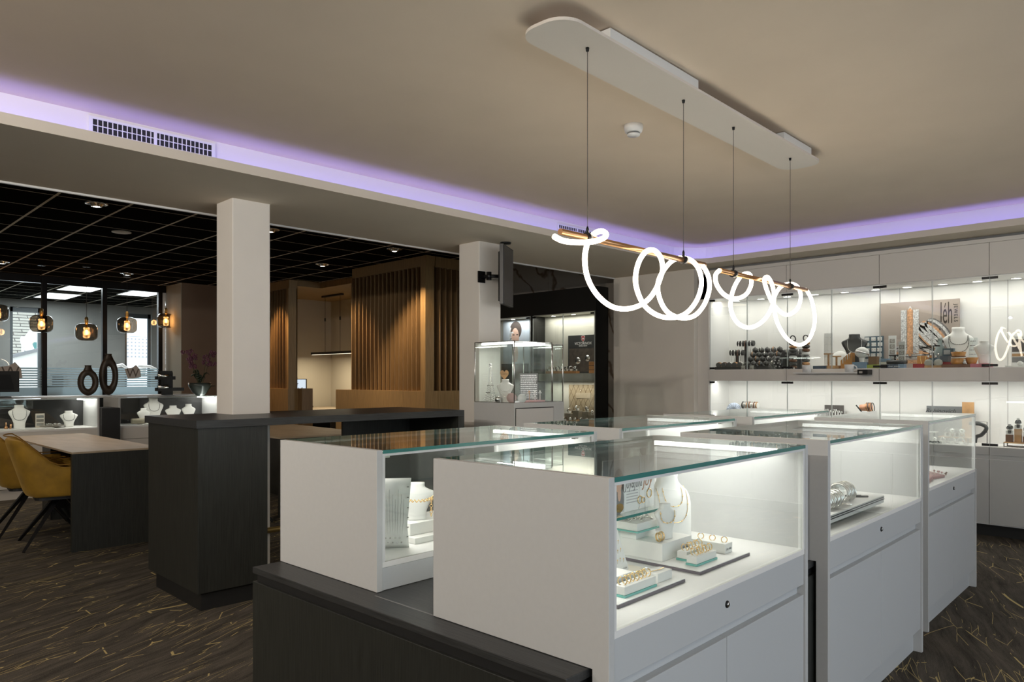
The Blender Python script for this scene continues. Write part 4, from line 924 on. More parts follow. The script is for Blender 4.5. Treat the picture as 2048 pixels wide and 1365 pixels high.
def perf():
    m = bpy.data.materials.new('perforated_white'); m.use_nodes = True; nt = m.node_tree; N = nt.nodes; L = nt.links; b = N['Principled BSDF']; b.inputs['Roughness'].default_value = 0.8
    tc = N.new('ShaderNodeTexCoord'); sp = N.new('ShaderNodeSeparateXYZ'); L.new(tc.outputs['Object'], sp.inputs[0]); o_ = []
    for ax in ('Y', 'Z'):
        a = N.new('ShaderNodeMath'); a.operation = 'FRACT'; s_ = N.new('ShaderNodeMath'); s_.operation = 'MULTIPLY'; s_.inputs[1].default_value = 9.0; L.new(sp.outputs[ax], s_.inputs[0]); L.new(s_.outputs[0], a.inputs[0])
        l_ = N.new('ShaderNodeMath'); l_.operation = 'LESS_THAN'; l_.inputs[1].default_value = 0.42; L.new(a.outputs[0], l_.inputs[0]); o_.append(l_.outputs[0])
    mm = N.new('ShaderNodeMath'); mm.operation = 'MULTIPLY'; L.new(o_[0], mm.inputs[0]); L.new(o_[1], mm.inputs[1])
    mi = N.new('ShaderNodeMix'); mi.data_type = 'RGBA'; mi.inputs[6].default_value = (0.75, 0.76, 0.78, 1); mi.inputs[7].default_value = (0.30, 0.31, 0.33, 1); L.new(mm.outputs[0], mi.inputs[0]); L.new(mi.outputs[2], b.inputs['Base Color']); return m
yq0, yq1 = PX(248, 700, -25).y, PX(310, 700, -25).y
MB().box(-0.3, 0, yq0, yq1, PX(275, 715, -25).z, PX(275, 674, -25).z).build('screen_panel', perf(), sw_); MB().box(-0.3, 0, yq0, yq1, PX(275, 674, -25).z + 0.01, 4.2).build('wall', mat('bright_render', (0.8, 0.81, 0.83), 0.9), sw_); MB().box(-0.3, 0, yq0, yq1, -1, PX(275, 715, -25).z - 0.01).build('wall', MATS['bright_render'], sw_)
# ================================================================== JEWELLERY AND DISPLAY PIECES: BUILDERS
M_stone = mat('ring_stone', (0.75, 0.80, 0.85), 0.05, coat=0.5)
M_pink = mat('pink_suede', (0.55, 0.28, 0.27), 0.7, noise=0.1, nscale=40)
M_navy = mat('navy_cloth', (0.035, 0.065, 0.11), 0.6, noise=0.2, nscale=60)
M_blue = mat('light_blue_board', (0.20, 0.30, 0.42), 0.6)
M_petrol = mat('petrol_board', (0.06, 0.11, 0.145), 0.6)
M_green = mat('lime_green_card', (0.38, 0.45, 0.08), 0.6)
M_red = mat('red_card', (0.35, 0.02, 0.03), 0.5)
M_rose = mat('rose_card', (0.62, 0.18, 0.24), 0.5)
M_tealbase = mat('teal_glass_base', (0.18, 0.48, 0.43), 0.15)
M_orange = mat('orange_card', (0.60, 0.16, 0.04), 0.5)
M_taupe = mat('taupe_print', (0.42, 0.35, 0.30), 0.5)
M_traygrey = mat('tray_edge_grey', (0.16, 0.14, 0.16), 0.5)
BUST = [(0.0, 0.20, 0.13, 0.02), (0.25, 0.21, 0.10, 0.02), (0.45, 0.28, 0.10, 0.03), (0.62, 0.37, 0.11, 0.05), (0.72, 0.40, 0.12, 0.07), (0.78, 0.34, 0.13, 0.09), (0.84, 0.20, 0.13, 0.10), (0.90, 0.165, 0.13, 0.10), (0.98, 0.175, 0.14, 0.105), (1.0, 0.165, 0.13, 0.105)]
BUST_FULL = [(0.0, 0.36, 0.20, 0.0), (0.30, 0.38, 0.18, 0.01), (0.55, 0.40, 0.15, 0.03), (0.66, 0.385, 0.14, 0.05), (0.74, 0.34, 0.13, 0.075), (0.80, 0.24, 0.13, 0.09), (0.85, 0.19, 0.13, 0.10), (0.90, 0.17, 0.13, 0.10), (0.98, 0.185, 0.14, 0.105), (1.0, 0.175, 0.13, 0.105)]
CUR = [BUST]
def bust_row(q):
    B_ = CUR[0]
    for a, b_ in zip(B_, B_[1:]):
        if a[0] <= q <= b_[0]:
            t_ = (q - a[0]) / (b_[0] - a[0]); return [a[k] + (b_[k] - a[k]) * t_ for k in range(4)]
    return list(B_[-1])
def bust(label, loc, rz, h, wid=1.0, m=None, necks=((0.30, 0.42, 'gold'),), group='necklace busts', tilt=0.0, cutw=1.0):
    t = thing('necklace_bust', label, 'necklace bust', loc, rz, group); m = m or M_leather; seg = 28
    v = []; f = []; R_ = 22
    qs = [i / R_ for i in range(R_ + 1)]
    for q in qs:
        _, a, b_, c_ = bust_row(q)
        for k in range(seg):
            g = 2 * math.pi * k / seg; ca, sa = math.cos(g), math.sin(g)
            ex_ = 0.75
            x = a * wid * math.copysign(abs(ca) ** ex_, ca); y = b_ * math.copysign(abs(sa) ** ex_, sa) + c_
            v.append((x * h, y * h * 0.8, q * h))
    n = R_ + 1
    for i in range(R_):
        for k in range(seg): l = (k + 1) % seg; f.append((i * seg + k, i * seg + l, (i + 1) * seg + l, (i + 1) * seg + k))
    f.append([k for k in range(seg)][::-1]); f.append([R_ * seg + k for k in range(seg)])
    MB().add(v, f, 0, True).build('form', m, t)
    def front(x, z):
        _, a, b_, c_ = bust_row(max(0, min(1, z / h))); A = a * wid * h; B = b_ * h * 0.8; u = min(0.97, abs(x) / max(A, 1e-5))
        return c_ * h * 0.8 - B * (1 - u ** (2 / 0.75)) ** (0.375) - 0.002
    for hw, drop, kind in necks:
        pts = []; N_ = 22; ztop = 0.79 * h
        for i in range(N_ + 1):
            u = -1 + 2 * i / N_; x = hw * h * wid * math.sin(u * math.pi / 2) * (0.75 + 0.25 * (1 - abs(u))); z = ztop - drop * h * (1 - abs(u) ** 2.2)
            pts.append((x, front(x, z), z))
        pts = catmull(pts, 2)
        nk = MB(); mm = {'gold': M_gold, 'silver': M_silver, 'dark': M_blackleather, 'pearl': M_white, 'cord': M_paperw}[kind]
        nk.tube(pts, 0.0009 if kind in ('gold', 'silver') else 0.0016, 5)
        if kind in ('dark', 'pearl', 'gold'):
            for i in range(2, len(pts) - 2, 3 if kind != 'gold' else 6): nk.ball(pts[i], 0.0035 if kind != 'gold' else 0.0025, 8, 5)
        nk.build('necklace', mm, t)
    return t
def ring_on(label, p, rz=0.0, R=0.0105, m=None, stone=True, group='gold rings on the ring blocks', lean=0.0):
    m = m or M_gold
    t = thing('finger_ring', label, 'ring', p, rz, group)
    b = MB(); b.torus((0, 0, R * 0.75), R, 0.0015, (1, lean, 0), 22, 6); b.build('band', m, t)
    if stone:
        s_ = MB(); s_.ball((0, 0, R * 1.85), 0.0028, 8, 5); s_.ball((0, 0.003, R * 1.80), 0.0017, 6, 4); s_.ball((0, -0.003, R * 1.80), 0.0017, 6, 4); s_.build('stone', M_stone, t)
    return t
def block(name, label, cat, p, rz, sx, sy, sz, m, base=None, group=None, word=None):
    t = thing(name, label, cat, p, rz, group); z0 = 0.0
    if base: MB().box(-sx / 2 - 0.002, sx / 2 + 0.002, -sy / 2 - 0.002, sy / 2 + 0.002, 0, 0.006).build('glass_base', base, t); z0 = 0.0062
    MB().box(-sx / 2, sx / 2, -sy / 2, sy / 2, z0, z0 + sz).build('body', m, t, bevel=0.0012)
    if word: text('lettering', word, 0.011, M_inkgrey, t, (sx / 2 + 0.0004, 0, z0 + sz * 0.45), FACE_POSX, shear=0.3, ext=0.0002)
    return t
def studs(mb, x0, x1, z0, z1, nx, nz, y, r=0.004, jit=0.0):
    for i in range(nx):
        for k in range(nz): mb.ball((x0 + (x1 - x0) * (i + 0.5) / nx + random.uniform(-jit, jit), y, z0 + (z1 - z0) * (k + 0.5) / nz), r, 6, 4)
def bangle(label, p, R, axis, m=None, r=0.003, group='silver bangles', n=1, w=0.0):
    t = MB(); ax = Vector(axis).normalized()
    for i in range(n): t.torus(ax * (w * (i - (n - 1) / 2)), R * (1 + 0.02 * ((i * 7) % 3 - 1)), r, axis, 26, 6)
    return one('bangle', t, m or M_silver, label, 'bangle', p, 0, group)
def watch(label, p, rz, s=1.0, strap=None, face=None, group='watches on stands', on='cushion'):
    t = thing('wrist_watch', label, 'watch', p, rz, group); R = 0.02 * s
    Mx = Matrix.Translation((0, -0.022 * s, 0.045 * s)) @ Matrix.Rotation(math.radians(62), 4, 'X')
    c = MB().lathe([(R * 0.9, -0.004 * s), (R, 0), (R, 0.004 * s), (R * 0.85, 0.006 * s)], 22, 0, Mx).build('case', M_steel, t)
    MB().lathe([(R * 0.84, 0.0062 * s), (1e-4, 0.0062 * s)], 20, 0, Mx, cap=False).build('dial', face or M_ink, c)
    sb = MB(); sb.torus((0, 0, 0.030 * s), 0.030 * s, 0.0035 * s, (1, 0, 0), 22, 6, 0); o = sb.build('strap', strap or M_blackleather, t); o.scale = (2.6, 1, 1); o.location = (0, 0, 0.0045 * s)
    MB().box(-0.02 * s, 0.02 * s, -0.016 * s, 0.016 * s, 0.0, 0.028 * s).build('cushion', M_leather if on == 'cushion' else M_wood, t, bevel=0.003)
    return t
def book(label, x0, x1, y, z, h, d, m, name='gift_box', cat='box', group='small boxes and books in the upper niche'):
    return one(name, MB().box(0, x1 - x0, 0, d, 0, h), m, label, cat, (x0, y, z), 0, group, bevel=0.0015)
def nx(px, y): return PY(px, 700, y).x
def nz(px, row, y): return PY(px, row, y).z

# ================================================================== NEAREST CASE ON THE AISLE SIDE
Z0 = ZD + 0.0008
def tray(label, x0, x1, y0, y1):
    t = thing('display_tray', label, 'tray', CF((x0 + x1) / 2, (y0 + y1) / 2, Z0), T2, 'white trays with grey edge'); a, b_ = (x1 - x0) / 2, (y1 - y0) / 2
    MB().box(-a, a, -b_, b_, 0, 0.0085).build('edge', M_traygrey, t); MB().box(-a + 0.001, a - 0.001, -b_ + 0.001, b_ - 0.001, 0.0086, 0.0105).build('surface', M_deck, t); return t
tray('white grey-edged tray under the tall bust and the white step block', -1.375, -1.060, 1.945, 2.272)
tray('white grey-edged tray nearest the end panel, under the earring card', -1.375, -1.055, 1.520, 1.850)
ZT_ = Z0 + 0.0108
def IP(x, y, z=ZT_): return CF(x, y, z)
def fromRay(px, py, z): return toCF(PZ(px, py, z))
# busts face the aisle: rz so that local -y looks along island +x
RB = T2 + R90
CUR[0] = BUST_FULL
bust('tall white necklace bust with two fine gold chains', IP(-1.320, 2.215, Z0 + 0.0108), RB + math.radians(-22), 0.243, 0.88, necks=((0.24, 0.26, 'gold'), (0.36, 0.48, 'gold')))
CUR[0] = BUST
bust('small white bust with a gold link necklace, before the tall bust', IP(-1.232, 2.045, ZT_ + 0.0555), RB + math.radians(-18), 0.112, 1.0, necks=((0.34, 0.34, 'gold'),))
bust('small white bust half hidden behind the end panel', IP(-1.265, 1.595), RB, 0.15, 0.95, necks=((0.34, 0.42, 'gold'),))
sb_ = thing('step_block', 'white stepped block carrying the small bust and two bracelets', 'display block', IP(-1.290, 2.060), T2)
MB().box(-0.090, 0.090, -0.095, 0.085, 0, 0.055).build('lower_step', M_leather, sb_, bevel=0.001); MB().box(-0.090, -0.005, -0.095, 0.02, 0.0552, 0.082).build('upper_step', M_leather, sb_, bevel=0.001)
text('lettering', 'Joy Julia', 0.014, M_inkgrey, sb_, (0.0904, 0.05, 0.024), FACE_POSX, shear=0.3, ext=0.0002)
rb_ = thing('chain_box', 'white box heaped with silver chains on a clear riser', 'display box', IP(-1.330, 2.000, ZT_ + 0.0825), T2)
MB().box(-0.062, 0.062, -0.065, 0.065, 0, 0.004).build('glass_base', M_tealbase, rb_); MB().box(-0.055, 0.055, -0.060, 0.060, 0.0042, 0.028).build('box', M_leather, rb_, bevel=0.001)
cm = MB(); rr_ = random.Random(5)
for i in range(34): cm.torus((rr_.uniform(-0.042, 0.042), rr_.uniform(-0.048, 0.048), 0.031 + rr_.random() * 0.008), rr_.uniform(0.006, 0.012), 0.0012, (rr_.uniform(-1, 1), rr_.uniform(-1, 1), 1), 14, 5)
cm.build('chains', M_silver, rb_)
for i, (x_, y_) in enumerate(((-1.225, 1.985), (-1.228, 2.005))):
    bangle('gold bracelet standing on the white step block, %s one' % ('nearer' if i == 0 else 'farther'), IP(x_, y_, ZT_ + 0.0555 + 0.0145), 0.0135, (0.3, 1, 0), M_gold, 0.0013, 'gold bracelets on the step block', 2, 0.004)
# ring blocks
for lab, x_, y_, n_, ln in (('white ring block on teal base with four gold rings, beside the step block', -1.165, 2.055, 5, 0.105), ('white ring block on teal base with thick gold rings, at the tray corner', -1.112, 2.020, 6, 0.105)):
    bk_ = block('ring_block', lab, 'ring block', IP(x_, y_ + 0.03), T2, 0.034, ln + 0.02, 0.022, M_leather, M_tealbase, 'white ring blocks')
    for i in range(n_): ring_on('gold ring in the %s' % lab.replace('white ', '').split(' with')[0] + (' at the tray corner' if n_ == 6 else ' beside the step block'), IP(x_, y_ + 0.03 - ln / 2 + ln * (i + 0.5) / n_, ZT_ + 0.0295), -0.75 + 0.25 * (i % 3 - 1), 0.0115, group='gold rings in the %s ring block' % ('corner' if n_ == 6 else 'inner'), stone=(i % 2 == 0))
block('ring_block', 'plain white raised block with three gold rings at the back of the tray', 'ring block', IP(-1.170, 2.215), T2, 0.13, 0.05, 0.032, M_leather, None, 'white ring blocks', 'Joy Julia')
for i in range(3): ring_on('gold stone ring on the raised block at the back of the tray', IP(-1.205 + 0.042 * i, 2.215, ZT_ + 0.0335), -0.9, 0.0095, group='three gold rings on the raised block')
block('ring_block', 'white ring block on teal base nearest the end panel, with gold rings', 'ring block', IP(-1.090, 1.650), T2, 0.034, 0.150, 0.022, M_leather, M_tealbase, 'white ring blocks')
for i in range(7): ring_on('gold ring in the ring block nearest the end panel', IP(-1.090, 1.590 + 0.019 * i, ZT_ + 0.0295), -0.75 + 0.25 * (i % 3 - 1), 0.0115, group='gold rings in the nearest ring block', stone=(i % 3 == 0))
block('earring_pad', 'slanted white earring pad with three pairs, behind the nearest ring block', 'earring pad', IP(-1.162, 1.630), T2, 0.085, 0.11, 0.034, M_leather, M_tealbase, 'earring pads', 'Joy Julia')
one('pad_earrings', MB().ball((0.0, -0.045, 0.003), 0.003, 6, 4).tube([(0.01, -0.02, 0.002), (-0.02, 0.0, 0.002)], 0.001, 5).ball((0.0, 0.005, 0.003), 0.003, 6, 4).tube([(0.0, 0.03, 0.002), (-0.025, 0.045, 0.002)], 0.001, 5), M_gold, 'fine gold earrings lying on the slanted white pad', 'earrings', IP(-1.162, 1.630, ZT_ + 0.0405), T2)
block('pendant_block', 'small white block with a gold bracelet draped over it', 'display block', IP(-1.105, 1.790), T2, 0.042, 0.075, 0.026, M_leather, None)
one('draped_bracelet', MB().tube(catmull([(-0.015, -0.052, 0.0), (-0.012, -0.040, 0.022), (0.0, -0.025, 0.0285), (0.004, 0.0, 0.0285), (0.0, 0.03, 0.0285)], 5), 0.0011, 5), M_gold, 'fine gold bracelet draped over the small white block', 'bracelet', IP(-1.105, 1.790), T2)
block('leather_pad', 'flat cream pad behind the small white block', 'display block', IP(-1.220, 1.760), T2, 0.14, 0.13, 0.014, mat('cream_pad', (0.72, 0.68, 0.58), 0.7), None)
# standing earring card
ec = thing('earring_card', 'slim white card of earrings leaning on the slanted pad', 'earring card', IP(-1.185, 1.735, ZT_ + 0.0145), T2)
Me = Matrix.Rotation(math.radians(-10), 4, 'Y') @ Matrix.Rotation(math.radians(14), 4, 'X')
MB().prism([(-0.026, 0), (0.026, 0), (0.026, 0.155), (-0.012, 0.155), (-0.012, 0.135), (-0.026, 0.135)], -0.0015, 0.0015, 0, 'x', Me).build('card', M_leather, ec)
eb = MB(); rr_ = random.Random(2)
for z_ in (0.04, 0.065, 0.09, 0.115, 0.135):
    for y_ in (-0.014, 0.0, 0.014): p_ = Me @ Vector((0.003, y_, z_ + rr_.uniform(-0.004, 0.004))); eb.ball(p_, 0.0018, 6, 4); eb.tube([p_, p_ - Vector((0, 0, 0.010))], 0.0006, 4)
eb.build('earrings', M_gold, ec)
text('lettering', 'Joy Julia', 0.012, M_inkgrey, ec, Me @ Vector((0.0022, 0, 0.012)), (R90 + math.radians(14), 0, R90), shear=0.3, ext=0.0001)
# glass shelf with the brand card
gs = thing('glass_riser', 'small clear glass shelf with teal edge behind the white end panel', 'glass shelf', CF(-1.315, 1.845, ZT_), T2)
zg = 0.137
g_ = MB().box(-0.045, 0.045, -0.11, 0.225, zg, zg + 0.008).build('shelf', [M_gtop, M_teal], gs)
for p_ in g_.data.polygons:
    if abs(p_.normal.x) > 0.9: p_.material_index = 1
for x_, y_ in ((-0.04, -0.10), (-0.04, 0.108)): MB().box(x_, x_ + 0.005, y_, y_ + 0.005, 0, zg - 0.0002).build('support', M_acryl, gs)
bcd = thing('brand_card', 'white brand card with a smiling woman and script lettering', 'card', CF(-1.31, 1.865, ZT_ + zg + 0.0085), T2)
ch = 0.170
MB().box(-0.002, 0.002, -0.06, 0.225, 0, ch).build('card', M_paperw, bcd)
ph = MB().box(0.0021, 0.0026, -0.06, 0.052, 0.003, ch - 0.003).build('photo', mat('photo_light', (0.50, 0.50, 0.50), 0.6), bcd)
def ell(cy_, cz_, a, b_, x, m, nm, par, n=24, x2=0.0003): return MB().prism([(cy_ + a * math.cos(2 * math.pi * i / n), cz_ + b_ * math.sin(2 * math.pi * i / n)) for i in range(n)], x, x + x2, 0, 'x').build(nm, m, par)
ell(0.022, 0.085, 0.028, 0.055, 0.0027, M_hair, 'printed_hair', ph); ell(0.018, 0.042, 0.032, 0.045, 0.0031, M_inkgrey, 'printed_sweater', ph); ell(0.020, 0.092, 0.017, 0.026, 0.0035, M_skin, 'printed_face', ph); ell(0.024, 0.062, 0.009, 0.024, 0.0039, M_skin, 'printed_hand', ph); ell(0.024, 0.018, 0.022, 0.014, 0.0043, M_gold, 'printed_bag', ph)
text('lettering', 'Joy&Julia', 0.050, M_inkgrey, bcd, (0.0026, 0.105, 0.088), FACE_POSX, shear=0.25, sx=0.55, ext=0.0002)
text('lettering', 'Joy', 0.055, mat('copper_ink', (0.45, 0.22, 0.12), 0.4), bcd, (0.0026, 0.185, 0.088), FACE_POSX, shear=0.3, sx=0.8, ext=0.0002)
sm = MB()
for i in range(5): sm.box(0.0021, 0.0024, 0.065, 0.130, 0.062 - i * 0.009, 0.0650 - i * 0.009)
sm.build('small_print', mat('pale_grey_ink', (0.45, 0.45, 0.45), 0.6), bcd)
for y_, z_, r_ in ((0.14, 0.03, 0.012), (0.16, 0.027, 0.009), (0.195, 0.045, 0.014)): MB().torus((0.0035, y_, z_), r_, 0.0015, (1, 0, 0), 20, 5).build('printed_ring', M_gold, bcd)
one('hanging_chain', MB().tube([(0, -0.02, 0), (0, -0.021, -0.17)], 0.0006, 4).tube([(0, 0.01, 0), (0, 0.011, -0.19)], 0.0006, 4).ball((0, -0.021, -0.173), 0.004, 8, 5).ball((0, 0.011, -0.193), 0.004, 8, 5), M_silver, 'two fine chains hanging before the brand card', 'chain', CF(-1.285, 1.99, ZTOP - 0.0125), T2)

# ================================================================== NEAREST CASE ON THE COUNTER SIDE
cb = thing('chain_board', 'curved white board with long fine chains and notched edges', 'chain display', CF(-1.955, 1.515, Z0), T2 - math.radians(38))
v = []; f = []; n = 14
for i in range(n + 1):
    q = i / n; z = 0.245 * q; x = 0.045 - 0.10 * (1 - q) ** 1.6 - 0.035 * q * q; w_ = 0.047 + 0.010 * abs(2 * q - 0.7)
    for s_ in (-1, 1): v.append((x, s_ * w_, z))
for i in range(n): f.append((2 * i, 2 * i + 1, 2 * i + 3, 2 * i + 2))
MB().add(v, f, 0, True).build('board', M_leather, cb, solid=0.004)
chn = MB(); rr_ = random.Random(9)
for i in range(9):
    y0_ = -0.042 + 0.0100 * i; pts = []
    for k in range(n, -1, -1):
        q = k / n; x = 0.045 - 0.10 * (1 - q) ** 1.6 - 0.035 * q * q + 0.0035; pts.append((x, y0_ * (0.75 + 0.3 * q) + rr_.uniform(-0.0008, 0.0008), 0.245 * q * 0.98 + 0.004))
    chn.tube(pts[2 + i % 3:n - (i % 2)], 0.0005, 4)
    chn.ball(pts[n - (i % 2) - 1], 0.0035, 6, 4)
chn.build('chains', M_steel, cb)
for i in range(6):
    z = 0.04 + 0.035 * i; q = z / 0.245; x = 0.045 - 0.10 * (1 - q) ** 1.6 - 0.035 * q * q
    MB().box(x - 0.002, x + 0.006, 0.046, 0.052, z, z + 0.003).build('hook', M_steel, cb); MB().box(x - 0.002, x + 0.006, -0.052, -0.046, z, z + 0.003).build('hook', M_steel, cb)
ws_ = thing('step_block', 'broad white stepped stand under the bust with the thick gold chain', 'display block', CF(-2.045, 1.725, Z0), T2)
MB().box(-0.09, 0.065, -0.095, 0.13, 0, 0.020).build('base', M_leather, ws_, bevel=0.001); MB().box(-0.075, 0.02, -0.080, 0.055, 0.0205, 0.062).build('pillar', M_leather, ws_, bevel=0.001)
wb2 = bust('low white bust with a thick gold link chain on the stepped stand', CF(-2.070, 1.712, Z0 + 0.0625), RB + math.radians(-40), 0.135, 1.25, necks=())
hc = MB(); N_ = 26
for i in range(N_):
    a_ = math.pi * (0.05 + 0.9 * i / (N_ - 1)); hc.torus((0.062 * math.cos(a_), -0.040 * math.sin(a_) + 0.006, 0.085 - 0.012 * math.sin(a_)), 0.0055, 0.0014, (math.sin(a_), math.cos(a_), 0.6 if i % 2 else -0.6), 12, 5)
for k in range(6): hc.torus((0.052, -0.022, 0.075 - 0.011 * k), 0.005, 0.0013, (1, 0.4, 0) if k % 2 else (0, 1, 0.3), 12, 5)
hc.build('gold_chain', M_gold, wb2)
one('rust_block', MB().box(-0.035, 0.035, -0.06, 0.06, 0, 0.026), M_orange, 'small rust orange box beside the white stepped stand', 'box', CF(-1.960, 1.850, Z0 + 0.0205), T2)
one('gold_pile', MB().torus((0, 0, 0.006), 0.02, 0.003, (0, 0.3, 1)).torus((0.01, 0.02, 0.010), 0.018, 0.003, (0.4, 0, 1)).torus((-0.01, -0.01, 0.012), 0.016, 0.003, (0, 0.5, 1)), M_gold, 'heap of gold chain lying on the rust orange box', 'chain', CF(-1.960, 1.850, Z0 + 0.047), T2)
one('display_block', MB().box(-0.04, 0.04, -0.065, 0.065, 0, 0.0475), M_leather, 'white block beyond the rust orange box', 'display block', CF(-1.985, 1.950, Z0), T2)
# ================================================================== MIDDLE CASE (SILVER BANGLES)
ZB3 = ZD + 0.0008
def c3(px, py, z): return toCF(PZ(px, py, z))
pb_ = thing('bangle_plinth', 'white layered board with two dark lines carrying silver bangles', 'display board', CF(-1.135, 3.225, ZB3), T2)
MB().box(-0.11, 0.11, -0.36, 0.33, 0.018, 0.032).build('lower_board', M_deck, pb_); MB().box(-0.09, 0.09, -0.33, 0.24, 0.0, 0.0178).build('foot', M_acryl, pb_)
MB().box(-0.112, 0.112, -0.362, 0.332, 0.0322, 0.0355).build('dark_line', M_ink, pb_); MB().box(-0.11, 0.11, -0.36, 0.33, 0.0357, 0.0405).build('middle_board', M_deck, pb_); MB().box(-0.112, 0.112, -0.362, 0.332, 0.0407, 0.0437).build('dark_line', M_ink, pb_); MB().box(-0.11, 0.11, -0.36, 0.33, 0.0439, 0.049).build('top_board', M_deck, pb_)
zb3 = ZB3 + 0.0492
for j, (x_, y_, n_, R_, lab) in enumerate(((-1.085, 3.040, 13, 0.034, 'front'), (-1.195, 3.160, 11, 0.032, 'rear'), (-1.115, 3.290, 9, 0.042, 'wide'))):
    hs = thing('bangle_holder', 'clear acrylic stand under the %s roll of silver bangles' % lab, 'bangle stand', CF(x_, y_, zb3), T2)
    L_ = 0.012 * n_ + 0.01; zc = R_ + 0.026
    MB().box(-0.012, 0.012, -0.02, 0.02, 0, 0.0125).build('foot', M_acryl, hs); MB().box(-0.004, 0.004, -0.012, 0.012, 0.0126, zc - 0.006).build('post', M_acryl, hs); MB().tube([(0, -L_ / 2, zc), (0, L_ / 2, zc)], 0.009, 12).build('bar', M_acryl, hs)
    for i in range(n_):
        yy = y_ - L_ / 2 + 0.006 + 0.012 * i + 0.004
        bangle('silver bangle on the %s acrylic stand' % lab, CF(x_, yy, zb3 + zc + 0.0095 - R_ * (1 + 0.06 * ((i * 5) % 3 - 1))), R_ * (1 + 0.06 * ((i * 5) % 3 - 1)), (0.10 * ((i * 3) % 5 - 2) + math.sin(T2), 1, 0.06 * ((i * 7) % 3 - 1)), M_silver, 0.0036 if i % 3 else 0.0052, 'silver bangles on the %s stand' % lab)
one('bangle_closed', MB().torus((0, 0, 0.004), 0.022, 0.003, (0, 0.1, 1), arc=0.8), M_silver, 'open silver cuff lying flat at the board corner', 'cuff', CF(-1.06, 3.17, zb3), T2)
for x_, lab in ((-1.13, 'nearer'), (-1.16, 'farther')): one('pen_clasp', MB().tube([(0, 0, 0.004), (0.05, 0.05, 0.004)], 0.004, 8), M_blackmetal, 'dark metal rod lying on the white layered board, %s one' % lab, 'rod', CF(x_ + 0.02, 3.40, zb3), T2)
# ================================================================== FARTHEST AISLE CASE (PINK PADS)
Z4 = ZD + 0.0008
for x_, y_, sx_, sy_, sz, rz, lab in ((-1.14, 4.56, 0.13, 0.20, 0.045, 0.1, 'pink suede pad nearest the white end panel'), (-1.12, 4.77, 0.09, 0.14, 0.030, -0.2, 'smaller pink suede pad lying beyond the first'), (-1.28, 4.75, 0.10, 0.12, 0.035, 0.1, 'pink suede pad at the back of its group')):
    t = thing('suede_pad', lab, 'jewellery pad', CF(x_, y_, Z4), T2 + rz, None)
    MB().prism([(-sx_ / 2, 0), (sx_ / 2, 0), (sx_ / 2, sz * 0.5), (-sx_ / 2, sz)], -sy_ / 2, sy_ / 2, 0, 'y').build('pad', M_pink, t, bevel=0.004)
    k = MB()
    for i in range(3): k.tube([(sx_ * 0.3, -sy_ * 0.35 + i * 0.03, sz * 0.62), (-sx_ * 0.35, -sy_ * 0.2 + i * 0.03, sz * 0.98)], 0.0014, 5)
    k.build('chains', M_silver, t)
for i in range(3):
    one('stone_earrings', MB().ball((0, 0, 0.012), 0.006, 8, 5).ball((0.0, 0.02, 0.016), 0.006, 8, 5).tube([(0, 0, 0), (0, 0, 0.012)], 0.0012, 5).tube([(0, 0.02, 0), (0, 0.02, 0.016)], 0.0012, 5), M_pink if i else M_brownleather, 'small stud earrings on wire feet beyond the pink pads', 'earrings', CF(-1.08 - 0.03 * i, 4.92 + 0.045 * i, Z4), T2 + i, 'stud earrings beyond the pink pads')
# things seen from above in the far counter-side cases
for k, (x_, y_, lab) in enumerate(((-2.20, 3.35, 'white bust under glass in the case beside the tower showcase'), (-2.15, 3.60, 'smaller white bust behind its neighbour under the glass'))):
    bust(lab, CF(x_, y_, Z0), RB, 0.20 - 0.04 * k, 0.95)
for k in range(6): ring_on('ring lying on the deck of the farthest counter-side case', CF(-2.0 - 0.05 * (k % 3), 4.7 + 0.08 * (k // 3), Z0), k, 0.010, M_silver, True, 'rings in the farthest counter-side case')

# ================================================================== TOWER SHOWCASE
tc_ = thing('tower_cabinet', 'grey white cabinet carrying the glass tower showcase by the far column', 'cabinet', (-4.09, 4.115, 0))
MB().box(-0.475, 0, 0, 0.60, 0, 1.13).build('body', M_side, tc_, bevel=0.002)
MB().box(0.0005, 0.006, 0.02, 0.46, 0.15, 1.085).build('door', mat('door_white', (0.62, 0.60, 0.58), 0.4), tc_, bevel=0.001)
MB().box(0.0001, 0.0005, 0.012, 0.468, 0.14, 1.093).build('door_gap', M_ink, tc_)
def glass_box(label, x0, x1, y0, y1, z0, z1, lights=True):
    t = thing('glass_showcase', label, 'showcase', (x0, y0, z0), 0); w, d, h = x1 - x0, y1 - y0, z1 - z0; e = 0.006
    for nm, a in (('glass_side', (0, e, e, d - e, 0, h - e)), ('glass_side', (w - e, w, e, d - e, 0, h - e)), ('glass_side', (0, w, 0, e, 0, h - e)), ('glass_side', (0, w, d - e, d, 0, h - e)), ('glass_top', (0, w, 0, d, h - e + 0.0002, h))):
        MB().box(*a).build(nm, M_glass, t)
    for (a, b_) in ((0, 0), (w, 0), (0, d), (w, d)):
        MB().tube([(a, b_, 0), (a, b_, h)], 0.004, 8).build('edge_profile', M_steel, t)
    f = MB()
    for z_ in (0.003, h): f.tube([(0, 0, z_), (w, 0, z_), (w, d, z_), (0, d, z_)], 0.003, 6, closed=True, smooth=False)
    f.build('edge_frame', M_steel, t)
    if lights:
        for y_ in (0.03, d - 0.04): MB().box(0.05, w - 0.05, y_, y_ + 0.014, h - 0.022, h - 0.008).build('light_bar', M_gt, t)
    return t
glass_box('glass tower showcase with heart, bust and lattice tower inside', -4.56, -4.095, 4.12, 4.565, 1.131, 1.628)
glass_box('narrower glass showcase joined behind the glass tower', -4.56, -4.095, 4.575, 4.705, 1.131, 1.615, False)
area('tower_light', (-4.33, 4.34, 1.60), (0.35, 0.03), 1.6, (1, 0.97, 0.93))
zt0 = 1.1315
def TW(px, y): p = PY(px, 700, y); return p.x
